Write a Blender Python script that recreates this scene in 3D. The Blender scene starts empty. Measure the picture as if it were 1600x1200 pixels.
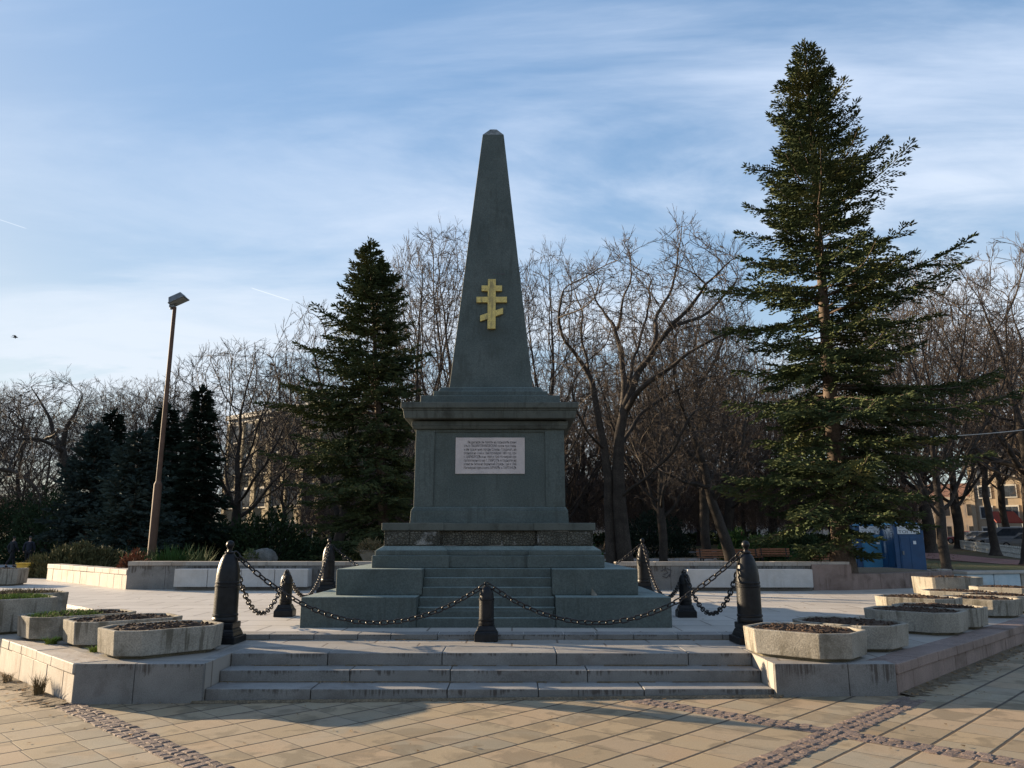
import bpy, bmesh, math, random
import numpy as np
from mathutils import Vector, Matrix, noise

sc = bpy.context.scene
R = math.radians

# ------------------------------------------------------------------ camera, sky, sun, exposure
F, HZ, EYE = 1200.0, 846.0, 1.6            # focal length and horizon in photo pixels (1600 x 1200), eye height
PITCH = math.atan((HZ - 600) / F)
CP, SP = math.cos(PITCH), math.sin(PITCH)
cam = bpy.data.cameras.new('camera')
cam.sensor_fit = 'HORIZONTAL'; cam.sensor_width = 36.0; cam.lens = 36.0 * F / 1600
cam.clip_start = 0.1; cam.clip_end = 3000
camo = bpy.data.objects.new('camera', cam); sc.collection.objects.link(camo)
camo.location = (0, 0, EYE); camo.rotation_euler = (math.pi / 2 + PITCH, 0, 0)
sc.camera = camo

SUN_EL, SUN_AZ = R(12.6), R(-62.8)          # azimuth clockwise from +Y
SUN = Vector((math.sin(SUN_AZ) * math.cos(SUN_EL), math.cos(SUN_AZ) * math.cos(SUN_EL), math.sin(SUN_EL)))
sun = bpy.data.lights.new('sun', 'SUN'); sun.energy = 5.0; sun.angle = R(0.5); sun.color = (1.0, 0.78, 0.52)
suno = bpy.data.objects.new('sun', sun); sc.collection.objects.link(suno)
suno.rotation_euler = SUN.to_track_quat('Z', 'Y').to_euler(); suno.location = (-40, 20, 30)

sc.view_settings.view_transform = 'Standard'
try: sc.view_settings.look = 'None'
except Exception: pass
sc.view_settings.exposure = 1.64
sc.view_settings.gamma = 1.0
sc.render.engine = 'CYCLES'
sc.cycles.max_bounces = 5; sc.cycles.diffuse_bounces = 3; sc.cycles.glossy_bounces = 2
sc.cycles.transparent_max_bounces = 4; sc.cycles.use_denoising = True

class NT:
    """small helper to wire shader nodes"""
    def __init__(s, nt): s.nt = nt
    def n(s, typ, ins=None, **kw):
        nd = s.nt.nodes.new(typ)
        for k, v in kw.items(): setattr(nd, k, v)
        for k, v in (ins or {}).items():
            sk = nd.inputs[k]
            if isinstance(v, bpy.types.NodeSocket): s.nt.links.new(v, sk)
            else: sk.default_value = v
        return nd
    def math(s, op, a, b=None, c=None, clamp=False):
        ins = {0: a}
        if b is not None: ins[1] = b
        if c is not None: ins[2] = c
        return s.n('ShaderNodeMath', ins, operation=op, use_clamp=clamp).outputs[0]
    def ramp(s, fac, stops, interp='LINEAR'):
        nd = s.n('ShaderNodeValToRGB', {0: fac}); cr = nd.color_ramp; cr.interpolation = interp
        while len(cr.elements) < len(stops): cr.elements.new(0.5)
        for e, (p, c) in zip(cr.elements, stops):
            e.position = p; e.color = tuple(c) + (1,) if len(c) == 3 else c
        return nd.outputs[0]
    def mix(s, f, a, b, mode='MIX'):
        nd = s.n('ShaderNodeMix', data_type='RGBA', blend_type=mode)
        for i, v in ((0, f), (6, a), (7, b)):
            if isinstance(v, bpy.types.NodeSocket): s.nt.links.new(v, nd.inputs[i])
            else: nd.inputs[i].default_value = (tuple(v) + (1,) if hasattr(v, '__len__') and len(v) == 3 else v)
        return nd.outputs[2]
    def noise(s, vec, scale, detail=4, rough=0.55, dist=0.0):
        return s.n('ShaderNodeTexNoise', {'Vector': vec, 'Scale': scale, 'Detail': detail, 'Roughness': rough, 'Distortion': dist}).outputs[0]
    def sstep(s, v, a, b, lo=0.0, hi=1.0):
        return s.n('ShaderNodeMapRange', {0: v, 1: a, 2: b, 3: lo, 4: hi}, interpolation_type='SMOOTHSTEP').outputs[0]

w = bpy.data.worlds.new('World'); sc.world = w; w.use_nodes = True
N = NT(w.node_tree); bg = w.node_tree.nodes['Background']
sky = N.n('ShaderNodeTexSky', sky_type='NISHITA', sun_disc=False, sun_elevation=SUN_EL, sun_rotation=SUN_AZ, altitude=60,
          air_density=1.0, dust_density=0.6, ozone_density=1.6)
tc = N.n('ShaderNodeTexCoord').outputs['Generated']
sep = N.n('ShaderNodeSeparateXYZ', {0: tc})
zc = N.math('MAXIMUM', sep.outputs[2], 0.03)
zc = N.math('ADD', zc, 0.10)
ux = N.math('DIVIDE', sep.outputs[0], zc); uy = N.math('DIVIDE', sep.outputs[1], zc)
uv = N.n('ShaderNodeCombineXYZ', {0: ux, 1: uy, 2: 0.0}).outputs[0]
mp = N.n('ShaderNodeMapping', {0: uv, 1: (0.7, 0.25, 0), 2: (0, 0, R(-24)), 3: (0.5, 1.0, 1)}).outputs[0]
c1 = N.noise(mp, 1.15, 8, 0.58, 0.7)
mp2 = N.n('ShaderNodeMapping', {0: uv, 1: (3.7, 1.2, 0), 2: (0, 0, R(-12)), 3: (0.3, 0.5, 1)}).outputs[0]
c2 = N.noise(mp2, 0.8, 3, 0.5, 0.3)
mp3 = N.n('ShaderNodeMapping', {0: uv, 1: (1.7, 4.2, 0), 2: (0, 0, R(-40)), 3: (0.8, 1.9, 1)}).outputs[0]
c3 = N.noise(mp3, 2.2, 7, 0.62, 0.5)
cl = N.math('MULTIPLY', N.sstep(c1, 0.40, 0.62), N.sstep(c2, 0.28, 0.58, 0.30, 0.9))
cl = N.math('MULTIPLY', cl, N.sstep(c3, 0.25, 0.7, 0.62, 1.0))
# more veil low in the sky and towards the sun
low = N.sstep(sep.outputs[2], 0.02, 0.55, 1.0, 0.0)
sd = N.n('ShaderNodeVectorMath', {0: tc, 1: tuple(SUN)}, operation='DOT_PRODUCT').outputs['Value']
tos = N.sstep(sd, 0.1, 0.95)
veil = N.math('ADD', N.math('MULTIPLY', low, 0.48), N.math('MULTIPLY', N.math('MULTIPLY', tos, low), 0.20))
cl = N.math('ADD', N.math('MULTIPLY', cl, 1.05), N.math('MULTIPLY', veil, N.sstep(c2, 0.2, 0.7, 0.55, 1.0)), clamp=True)
ccol = N.mix(low, (1.7, 1.98, 2.45), (1.95, 2.13, 2.28))
skyc = N.n('ShaderNodeHueSaturation', {'Saturation': 1.06, 'Value': 1.0, 'Color': sky.outputs[0]}).outputs[0]
# soft limit for the glare round the sun
ss = N.n('ShaderNodeSeparateColor', {0: skyc}); vm = N.math('MAXIMUM', ss.outputs[0], N.math('MAXIMUM', ss.outputs[1], ss.outputs[2]))
kk = N.math('DIVIDE', 1.0, N.math('SQRT', N.math('ADD', 1.0, N.math('POWER', N.math('DIVIDE', vm, 2.1), 2.0))))
skyc = N.mix(1.0, skyc, N.n('ShaderNodeCombineXYZ', {0: kk, 1: kk, 2: kk}).outputs[0], 'MULTIPLY')
col = N.mix(cl, skyc, ccol)
def contrail(c, a, b, wid, amt):     # vapour trail between two directions of the sky
    a = Vector(a).normalized(); b = Vector(b).normalized(); n = a.cross(b).normalized(); m = (a + b).normalized(); half = math.cos(a.angle(b) / 2)
    d1 = N.math('ABSOLUTE', N.n('ShaderNodeVectorMath', {0: tc, 1: tuple(n)}, operation='DOT_PRODUCT').outputs['Value'])
    d2 = N.n('ShaderNodeVectorMath', {0: tc, 1: tuple(m)}, operation='DOT_PRODUCT').outputs['Value']
    f = N.math('MULTIPLY', N.sstep(d1, 0.0, wid, amt, 0.0), N.sstep(d2, half, half + (1 - half) * .35))
    return N.mix(f, c, (3.0, 3.1, 3.2))
def skydir(px, py): u, v = (px - 800) / F, (600 - py) / F; return (u, CP - v * SP, SP + v * CP)
col = contrail(col, skydir(390, 449), skydir(455, 470), 0.0007, 0.45)
col = contrail(col, skydir(-40, 330), skydir(44, 358), 0.0007, 0.3)
w.node_tree.links.new(col, bg.inputs[0]); bg.inputs[1].default_value = 0.138

def text_mesh(body, size, width, mat):
    cu = bpy.data.curves.new('lettering', 'FONT'); cu.body = body; cu.size = size; cu.align_x = 'CENTER'; cu.extrude = .001
    o = bpy.data.objects.new('lettering', cu); sc.collection.objects.link(o); bpy.context.view_layer.update()
    me = bpy.data.meshes.new_from_object(o.evaluated_get(bpy.context.evaluated_depsgraph_get())); bpy.data.objects.remove(o)
    xs = [v.co.x for v in me.vertices]; k = width / max(.01, max(xs) - min(xs)) if width else 1
    for v in me.vertices: v.co.x *= k
    me.materials.clear(); me.materials.append(mat); return me

# ------------------------------------------------------------------ placing helpers (survey of the photograph)
def ray(px, py):
    u = (px - 800) / F; v = (600 - py) / F
    return u, CP - v * SP, SP + v * CP
def G(px, py, z=0.0):
    r = ray(px, py); t = (z - EYE) / r[2]; return r[0] * t, r[1] * t
def D(px, py, Y):
    r = ray(px, py); t = Y / r[1]; return r[0] * t, EYE + r[2] * t
def XA(px, Y, z):
    return (px - 800) / F * (Y * CP + (z - EYE) * SP)
def zt(x, y):
    return 0.01 * max(-12, min(12, x)) + 0.022 * max(0, min(55, y - 35))

# ------------------------------------------------------------------ mesh helpers
class MB:
    def __init__(s): s.v = []; s.f = []; s.m = []; s.cur = 0
    def add(s, vs, fs):
        o = len(s.v); s.v.extend([tuple(p) for p in vs]); s.f.extend([tuple(i + o for i in q) for q in fs]); s.m.extend([s.cur] * len(fs))
    def box(s, x0, x1, y0, y1, z0, z1):
        s.add([(x0, y0, z0), (x1, y0, z0), (x1, y1, z0), (x0, y1, z0), (x0, y0, z1), (x1, y0, z1), (x1, y1, z1), (x0, y1, z1)],
              [(3, 2, 1, 0), (4, 5, 6, 7), (0, 1, 5, 4), (1, 2, 6, 5), (2, 3, 7, 6), (3, 0, 4, 7)])
    def obox(s, o, ux, uy, lx, ly, lz):
        """box from corner o along unit vectors ux, uy (xy) and z"""
        o = Vector(o); ux = Vector(ux); uy = Vector(uy); uz = Vector((0, 0, 1))
        vs = [o + ux * (a * lx) + uy * (b * ly) + uz * (c * lz) for c in (0, 1) for (a, b) in ((0, 0), (1, 0), (1, 1), (0, 1))]
        fs = [(3, 2, 1, 0), (4, 5, 6, 7), (0, 1, 5, 4), (1, 2, 6, 5), (2, 3, 7, 6), (3, 0, 4, 7)]
        if ux.cross(uy).z < 0: fs = [q[::-1] for q in fs]
        s.add(vs, fs)
    def frus(s, cx, cy, w0, d0, w1, d1, z0, z1):
        vs = []
        for (ww, dd, z) in ((w0, d0, z0), (w1, d1, z1)):
            vs += [(cx - ww / 2, cy - dd / 2, z), (cx + ww / 2, cy - dd / 2, z), (cx + ww / 2, cy + dd / 2, z), (cx - ww / 2, cy + dd / 2, z)]
        s.add(vs, [(3, 2, 1, 0), (4, 5, 6, 7), (0, 1, 5, 4), (1, 2, 6, 5), (2, 3, 7, 6), (3, 0, 4, 7)])
    def prism(s, poly, z0, z1):
        n = len(poly)
        s.add([(x, y, z0) for x, y in poly] + [(x, y, z1) for x, y in poly],
              [tuple(range(n))[::-1], tuple(range(n, 2 * n))] + [(i, (i + 1) % n, n + (i + 1) % n, n + i) for i in range(n)])
    def lathe(s, prof, n=32, cx=0, cy=0, cap=True):
        o = len(s.v)
        for r, z in prof:
            for k in range(n):
                a = 2 * math.pi * k / n; s.v.append((cx + r * math.cos(a), cy + r * math.sin(a), z))
        for i in range(len(prof) - 1):
            for k in range(n):
                a = o + i * n + k; b = o + i * n + (k + 1) % n
                s.f.append((a, b, b + n, a + n)); s.m.append(s.cur)
        if cap:
            s.f.append(tuple(o + k for k in range(n))[::-1]); s.m.append(s.cur)
            e = o + (len(prof) - 1) * n; s.f.append(tuple(e + k for k in range(n))); s.m.append(s.cur)
    def tube(s, pts, rad, n=8, closed=False):
        pts = [Vector(p) for p in pts]; m = len(pts); o = len(s.v)
        rad = rad if hasattr(rad, '__len__') else [rad] * m
        u = None
        for i, p in enumerate(pts):
            if closed: t = (pts[(i + 1) % m] - pts[i - 1]).normalized()
            else: t = (pts[min(i + 1, m - 1)] - pts[max(i - 1, 0)]).normalized()
            if u is None:
                u = t.cross(Vector((0.3, 0.2, 1)) if abs(t.z) < 0.9 else Vector((1, 0, 0))).normalized()
            else:
                u = (u - t * u.dot(t)).normalized()
            v = t.cross(u)
            for k in range(n):
                a = 2 * math.pi * k / n; s.v.append(tuple(p + (u * math.cos(a) + v * math.sin(a)) * rad[i]))
        for i in range(m if closed else m - 1):
            for k in range(n):
                a = o + i * n + k; b = o + i * n + (k + 1) % n; j = (i + 1) % m
                c = o + j * n + (k + 1) % n; d = o + j * n + k
                s.f.append((a, b, c, d)); s.m.append(s.cur)
        if not closed:
            s.f.append(tuple(o + k for k in range(n))[::-1]); s.m.append(s.cur)
            e = o + (m - 1) * n; s.f.append(tuple(e + k for k in range(n))); s.m.append(s.cur)
    def ball(s, c, r, nu=16, nv=10, sq=(1, 1, 1)):
        prof = [(math.sin(math.pi * i / nv) * r, -math.cos(math.pi * i / nv) * r) for i in range(nv + 1)]
        o = len(s.v); s.lathe(prof, nu, cap=False)
        for i in range(o, len(s.v)):
            x, y, z = s.v[i]; s.v[i] = (c[0] + x * sq[0], c[1] + y * sq[1], c[2] + z * sq[2])
    def mesh(s, name):
        me = bpy.data.meshes.new(name); me.from_pydata(s.v, [], s.f)
        if any(s.m): me.polygons.foreach_set('material_index', s.m)
        me.update(); return me

def smooth_by_angle(me, ang=35):
    bm = bmesh.new(); bm.from_mesh(me)
    bmesh.ops.remove_doubles(bm, verts=bm.verts, dist=1e-5)
    a = R(ang)
    for f in bm.faces: f.smooth = True
    for e in bm.edges:
        if len(e.link_faces) == 2 and e.calc_face_angle(0) > a: e.smooth = False
    bm.to_mesh(me); bm.free()

def link(name, me, mat=None, parent=None, loc=(0, 0, 0), rz=0.0, smooth=False, bevel=0.0):
    if isinstance(me, MB): me = me.mesh(name)
    o = bpy.data.objects.new(name, me); sc.collection.objects.link(o)
    if mat is not None and not me.materials:
        for m in (mat if isinstance(mat, (list, tuple)) else [mat]): me.materials.append(m)
    elif mat is not None and not isinstance(mat, (list, tuple)) and me.materials[0] != mat:
        o.material_slots[0].link = 'OBJECT'; o.material_slots[0].material = mat
    if parent is not None: o.parent = parent
    o.location = loc; o.rotation_euler = (0, 0, rz)
    if smooth: smooth_by_angle(me)
    if bevel:
        b = o.modifiers.new('edge', 'BEVEL'); b.width = bevel; b.segments = 2; b.limit_method = 'ANGLE'; b.angle_limit = R(40); b.harden_normals = False
    return o
def tag(o, label=None, cat=None, group=None, kind=None):
    if label: o['label'] = label
    if cat: o['category'] = cat
    if group: o['group'] = group
    if kind: o['kind'] = kind
    return o
def thing(name, label, cat, loc=(0, 0, 0), rz=0.0, group=None):
    o = bpy.data.objects.new(name, None); o.empty_display_size = 0.2; sc.collection.objects.link(o)
    o.location = loc; o.rotation_euler = (0, 0, rz)
    return tag(o, label, cat, group)
def struct(name, me, mat, **k):
    return tag(link(name, me, mat, **k), kind='structure')
KIDS = {}
def dup(root, loc, rz=0.0, label=None, scale=None, group=None):
    def cp(o, par):
        c = o.copy(); sc.collection.objects.link(c)
        if par is not None: c.parent = par
        for ch in list(o.children): cp(ch, c)
        return c
    r = cp(root, None); r.location = loc; r.rotation_euler = (0, 0, rz)
    if scale is not None: r.scale = scale if hasattr(scale, '__len__') else (scale,) * 3
    if label: r['label'] = label
    if group: r['group'] = group
    return r

def quads_mesh(name, V, mi=None):
    """V: (n,4,3) array of separate quads"""
    V = np.asarray(V, dtype=np.float32); n = len(V)
    me = bpy.data.meshes.new(name)
    me.vertices.add(n * 4); me.vertices.foreach_set('co', V.reshape(-1))
    me.loops.add(n * 4); me.loops.foreach_set('vertex_index', np.arange(n * 4, dtype=np.int32))
    me.polygons.add(n); me.polygons.foreach_set('loop_start', np.arange(0, n * 4, 4, dtype=np.int32))
    try: me.polygons.foreach_set('loop_total', np.full(n, 4, dtype=np.int32))
    except Exception: pass
    me.update(calc_edges=True); me.validate(); return me

class Tubes:
    """many thin tapering tubes, built in numpy batches"""
    def __init__(s): s.b = {}
    def add(s, pts, rad, sides): s.b.setdefault((len(pts), sides), []).append((pts, rad))
    def mesh(s, name):
        VV = []; FF = []; off = 0
        for (n, k), L in s.b.items():
            P = np.array([p for p, _ in L], dtype=np.float64); Rr = np.array([r for _, r in L])
            T = np.empty_like(P); T[:, 1:-1] = P[:, 2:] - P[:, :-2]; T[:, 0] = P[:, 1] - P[:, 0]; T[:, -1] = P[:, -1] - P[:, -2]
            T /= np.linalg.norm(T, axis=2, keepdims=True) + 1e-9
            ref = np.where(np.abs(T[:, :1, 2:3]) < 0.8, np.array([0, 0, 1.0]), np.array([1.0, 0, 0]))
            ref = np.broadcast_to(ref, T.shape)
            U = np.cross(T, ref); U /= np.linalg.norm(U, axis=2, keepdims=True) + 1e-9
            W = np.cross(T, U)
            a = 2 * np.pi * np.arange(k) / k
            V = P[:, :, None, :] + Rr[:, :, None, None] * (U[:, :, None, :] * np.cos(a)[None, None, :, None] + W[:, :, None, :] * np.sin(a)[None, None, :, None])
            m = len(L); VV.append(V.reshape(-1, 3))
            idx = np.arange(m * n * k).reshape(m, n, k) + off
            i0 = idx[:, :-1, :]; i1 = idx[:, 1:, :]
            q = np.stack([i0, np.roll(i0, -1, 2), np.roll(i1, -1, 2), i1], axis=-1).reshape(-1, 4)
            FF.append(q); off += m * n * k
        V = np.concatenate(VV).astype(np.float32); Q = np.concatenate(FF).astype(np.int32)
        me = bpy.data.meshes.new(name)
        me.vertices.add(len(V)); me.vertices.foreach_set('co', V.reshape(-1))
        me.loops.add(len(Q) * 4); me.loops.foreach_set('vertex_index', Q.reshape(-1))
        me.polygons.add(len(Q)); me.polygons.foreach_set('loop_start', np.arange(0, len(Q) * 4, 4, dtype=np.int32))
        try: me.polygons.foreach_set('loop_total', np.full(len(Q), 4, dtype=np.int32))
        except Exception: pass
        me.polygons.foreach_set('use_smooth', np.ones(len(Q), dtype=bool))
        me.update(calc_edges=True); return me

# ------------------------------------------------------------------ materials
def newmat(name):
    m = bpy.data.materials.new(name); m.use_nodes = True
    return m, NT(m.node_tree), m.node_tree.nodes['Principled BSDF']
def setin(M, bs, **k):
    names = dict(color='Base Color', rough='Roughness', metal='Metallic', spec='Specular IOR Level', normal='Normal', coat='Coat Weight')
    for a, v in k.items():
        s = bs.inputs[names[a]]
        if isinstance(v, bpy.types.NodeSocket): M.nt.links.new(v, s)
        else: s.default_value = tuple(v) + (1,) if hasattr(v, '__len__') and len(v) == 3 else v
def coords(M, world=False):
    if world: return M.n('ShaderNodeNewGeometry').outputs['Position']
    t = M.n('ShaderNodeTexCoord').outputs['Object']
    r = M.n('ShaderNodeObjectInfo').outputs['Random']
    off = M.math('MULTIPLY', r, 37.0)
    return M.n('ShaderNodeVectorMath', {0: t, 1: M.n('ShaderNodeCombineXYZ', {0: off, 1: off, 2: off}).outputs[0]}, operation='ADD').outputs[0]
def stone(name, a, b, scale=3.0, rough=0.8, bump=0.25, grain=90.0, grainamt=0.25, stain=None, stain_amt=0.6, streak=0.0, spec=0.3, world=False, stain_scale=1.3, top=0.0, drip=0.0):
    m, M, bs = newmat(name)
    p = coords(M, world)
    n1 = M.noise(p, scale, 6, 0.6, 0.2); n2 = M.noise(p, grain, 3, 0.7)
    c = M.mix(M.sstep(n1, 0.3, 0.7), a, b)
    g = M.sstep(n2, 0.3, 0.7, 1 - grainamt, 1 + grainamt)
    c = M.mix(1.0, c, M.n('ShaderNodeCombineXYZ', {0: g, 1: g, 2: g}).outputs[0], 'MULTIPLY')
    if stain is not None:
        n3 = M.noise(p, stain_scale, 8, 0.65, 0.4)
        f = M.math('MULTIPLY', M.sstep(n3, 0.52, 0.68), stain_amt)
        c = M.mix(f, c, stain)
        if streak:
            q = M.n('ShaderNodeMapping', {0: p, 3: (15, 15, 1.1)}).outputs[0]
            f2 = M.math('MULTIPLY', M.math('MULTIPLY', M.sstep(M.noise(q, 1.0, 4, 0.6), 0.5, 0.62), M.sstep(M.noise(p, 1.7, 3, 0.5), 0.42, 0.6)), streak)
            c = M.mix(f2, c, stain)
    if drip:     # dirt running down from the upper edge of each course
        gz = M.n('ShaderNodeSeparateXYZ', {0: M.n('ShaderNodeTexCoord').outputs['Generated']}).outputs[2]
        qd = M.n('ShaderNodeMapping', {0: p, 3: (46, 46, 1.8)}).outputs[0]
        ln = M.sstep(M.noise(p, 3.1, 3, 0.6), 0.35, 0.65, 0.0, 0.75)
        reach = M.sstep(M.math('ADD', gz, M.math('MULTIPLY', M.noise(qd, 1.0, 2, 0.5), ln)), 1.0, 1.25)
        up_ = M.n('ShaderNodeSeparateXYZ', {0: M.n('ShaderNodeNewGeometry').outputs['True Normal']}).outputs[2]
        reach = M.math('MULTIPLY', reach, M.sstep(up_, 0.3, 0.7, 1.0, 0.12))
        c = M.mix(M.math('MULTIPLY', M.math('MULTIPLY', reach, M.sstep(M.noise(qd, 1.0, 4, 0.6), 0.40, 0.58)), drip), c, (0.035, 0.024, 0.018))
    if top:      # upward faces coloured paler, standing in for skylight on them
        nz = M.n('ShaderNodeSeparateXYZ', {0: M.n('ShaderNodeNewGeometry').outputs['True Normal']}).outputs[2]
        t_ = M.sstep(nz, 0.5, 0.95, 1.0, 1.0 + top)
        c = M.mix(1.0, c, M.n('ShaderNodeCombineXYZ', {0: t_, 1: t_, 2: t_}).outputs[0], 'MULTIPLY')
    h = M.math('ADD', M.math('MULTIPLY', n1, 0.6), M.math('MULTIPLY', n2, 0.4))
    bp = M.n('ShaderNodeBump', {'Strength': bump, 'Distance': 0.02, 'Height': h}).outputs[0]
    setin(M, bs, color=c, rough=rough, spec=spec, normal=bp)
    return m
def plain(name, c, rough=0.6, var=0.15, scale=8.0, metal=0.0, spec=0.4, bump=0.0, coat=0.0):
    m, M, bs = newmat(name)
    p = coords(M); n = M.noise(p, scale, 5, 0.6)
    c0 = tuple(x * (1 - var) for x in c); c1 = tuple(min(1, x * (1 + var)) for x in c)
    setin(M, bs, color=M.mix(M.sstep(n, 0.3, 0.7), c0, c1), rough=rough, metal=metal, spec=spec, coat=coat)
    if bump: setin(M, bs, normal=M.n('ShaderNodeBump', {'Strength': bump, 'Distance': 0.01, 'Height': M.noise(p, scale * 6, 4, 0.6)}).outputs[0])
    return m
def leafmat(name, a, b, c=None, scale=0.9, trans=0.0, rough=0.6):
    m, M, bs = newmat(name)
    p = coords(M)
    n = M.noise(p, scale, 3, 0.6); n2 = M.noise(p, 11.0, 2, 0.5)
    f = M.math('ADD', M.math('MULTIPLY', n, 0.6), M.math('MULTIPLY', n2, 0.4))
    stops = [(0.36, a), (0.62, b)] if c is None else [(0.34, a), (0.54, b), (0.68, c)]
    setin(M, bs, color=M.ramp(f, stops), rough=0.8, spec=0.06)
    if trans:
        try: bs.inputs['Subsurface Weight'].default_value = 0.0
        except Exception: pass
    return m

GREEN1, GREEN2 = (0.058, 0.074, 0.070), (0.080, 0.097, 0.091)
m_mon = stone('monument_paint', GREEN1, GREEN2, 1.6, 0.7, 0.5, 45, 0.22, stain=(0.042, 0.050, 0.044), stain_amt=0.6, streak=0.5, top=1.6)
m_mon_dark = stone('weathered_cornice', (0.062, 0.070, 0.062), (0.086, 0.094, 0.082), 2.0, 0.75, 0.4, 70, 0.12, stain=(0.03, 0.032, 0.026), stain_amt=0.8, streak=0.5, stain_scale=2.2)
m_capstone = stone('bare_capstone', (0.24, 0.24, 0.23), (0.10, 0.105, 0.10), 9, 0.85, 0.6, 70, 0.15)
def rubblemat():
    m, M, bs = newmat('rubble_stone')
    p = coords(M)
    vo = M.n('ShaderNodeTexVoronoi', {'Vector': p, 'Scale': 26.0}); vd = M.n('ShaderNodeTexVoronoi', {'Vector': p, 'Scale': 26.0}, feature='DISTANCE_TO_EDGE')
    n = M.noise(p, 5.0, 5, 0.6)
    c = M.mix(M.sstep(n, 0.35, 0.65), (0.070, 0.068, 0.055), (0.12, 0.115, 0.094))
    c = M.mix(M.sstep(vd.outputs['Distance'], 0.0, 0.12), (0.045, 0.043, 0.035), c)
    n3 = M.noise(p, 2.2, 4, 0.6)
    c = M.mix(M.sstep(n3, 0.58, 0.66), c, (0.27, 0.265, 0.25))
    h = M.math('ADD', M.sstep(vd.outputs['Distance'], 0.0, 0.2), M.math('MULTIPLY', M.noise(p, 60, 3, 0.6), 0.6))
    setin(M, bs, color=c, rough=0.9, spec=0.2, normal=M.n('ShaderNodeBump', {'Strength': 0.9, 'Distance': 0.02, 'Height': h}).outputs[0])
    return m
m_rubble = rubblemat()
m_brass = stone('brass_leaf', (0.60, 0.45, 0.13), (0.46, 0.345, 0.11), 9, 0.45, 0.3, 60, 0.25, stain=(0.13, 0.105, 0.055), stain_amt=0.6, streak=0.7, spec=0.5)
m_brass.node_tree.nodes['Principled BSDF'].inputs['Metallic'].default_value = 0.25
m_marble = stone('marble', (0.50, 0.44, 0.425), (0.42, 0.37, 0.36), 5, 0.5, 0.05, 60, 0.06, stain=(0.36, 0.33, 0.31), stain_amt=0.4)
m_ink = plain('incised_letters', (0.07, 0.065, 0.07), 0.7)
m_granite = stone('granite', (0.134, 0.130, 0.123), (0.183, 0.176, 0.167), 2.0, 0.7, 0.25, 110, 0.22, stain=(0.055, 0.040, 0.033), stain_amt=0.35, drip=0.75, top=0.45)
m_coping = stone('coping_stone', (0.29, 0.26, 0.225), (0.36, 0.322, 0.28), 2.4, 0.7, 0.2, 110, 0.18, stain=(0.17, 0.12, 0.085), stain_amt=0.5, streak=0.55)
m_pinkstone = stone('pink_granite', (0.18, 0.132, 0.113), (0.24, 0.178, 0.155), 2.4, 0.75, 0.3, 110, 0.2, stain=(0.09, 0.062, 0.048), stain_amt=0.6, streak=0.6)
m_bench = stone('white_stone_slab', (0.40, 0.39, 0.375), (0.48, 0.465, 0.45), 3.2, 0.6, 0.2, 90, 0.1, stain=(0.36, 0.33, 0.30), stain_amt=0.45, streak=0.4)
m_backing = plain('dark_joint_mortar', (0.07, 0.06, 0.05), 0.95)  # dark backing seen through the open joints
m_conc = stone('washed_concrete', (0.28, 0.26, 0.222), (0.21, 0.192, 0.16), 2.6, 0.9, 0.6, 60, 0.24, stain=(0.075, 0.066, 0.048), stain_amt=0.7, streak=0.75, spec=0.2)
m_concfoot = stone('mossy_concrete', (0.13, 0.115, 0.08), (0.09, 0.075, 0.05), 5, 0.95, 0.6, 60, 0.25)
m_soil = stone('soil', (0.040, 0.027, 0.020), (0.075, 0.050, 0.036), 9, 0.95, 1.0, 55, 0.5, spec=0.15)
m_iron = plain('black_iron', (0.008, 0.0085, 0.010), 0.4, 0.4, 14, 0.0, 0.22, bump=0.25)
m_chain = plain('black_chain', (0.014, 0.0115, 0.011), 0.4, 0.5, 40, 0.1, 0.4)
m_bluepaint = stone('pale_blue_paint', (0.30, 0.39, 0.44), (0.40, 0.47, 0.50), 3, 0.7, 0.2, 80, 0.1, stain=(0.36, 0.36, 0.34), stain_amt=0.7)
m_rustpole = stone('rusty_pole', (0.075, 0.042, 0.029), (0.105, 0.062, 0.044), 3, 0.7, 0.2, 60, 0.2, stain=(0.11, 0.06, 0.04), stain_amt=0.6)
m_greymetal = plain('grey_metal', (0.14, 0.15, 0.16), 0.45, 0.2, 6, 0.4)
m_glass = plain('lamp_glass', (0.35, 0.38, 0.40), 0.12, 0.05, 3, 0.0, 0.6)
m_bark = stone('bark', (0.027, 0.022, 0.018), (0.052, 0.042, 0.035), 2.5, 0.9, 0.8, 24, 0.35, stain=(0.02, 0.017, 0.014), stain_amt=0.5, streak=0.5)
m_twig = stone('twigs', (0.045, 0.036, 0.030), (0.078, 0.062, 0.051), 0.7, 0.85, 0.0, 20, 0.2)
m_twig_red = stone('russet_twigs', (0.055, 0.040, 0.032), (0.088, 0.063, 0.050), 0.7, 0.85, 0.0, 20, 0.2)
m_firbark = stone('fir_bark', (0.065, 0.047, 0.036), (0.115, 0.086, 0.066), 3.0, 0.9, 0.8, 22, 0.3, stain=(0.06, 0.045, 0.035), stain_amt=0.5)
m_fir = leafmat('fir_needles', (0.030, 0.050, 0.028), (0.072, 0.092, 0.042), (0.155, 0.148, 0.058), 0.8)
m_bluefir = leafmat('blue_spruce_needles', (0.024, 0.040, 0.038), (0.048, 0.071, 0.066), (0.078, 0.105, 0.095), 0.9)
m_darkfir = leafmat('dark_spruce_needles', (0.014, 0.024, 0.018), (0.028, 0.042, 0.030), None, 0.9)
m_juniper = leafmat('juniper_sprays', (0.05, 0.055, 0.026), (0.10, 0.095, 0.045), (0.15, 0.125, 0.06), 1.4)
m_evergreen = leafmat('evergreen_leaves', (0.014, 0.026, 0.013), (0.030, 0.048, 0.022), (0.050, 0.075, 0.034), 0.8)
m_boxwood = leafmat('clipped_leaves', (0.025, 0.055, 0.018), (0.05, 0.095, 0.032), None, 1.2)
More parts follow.
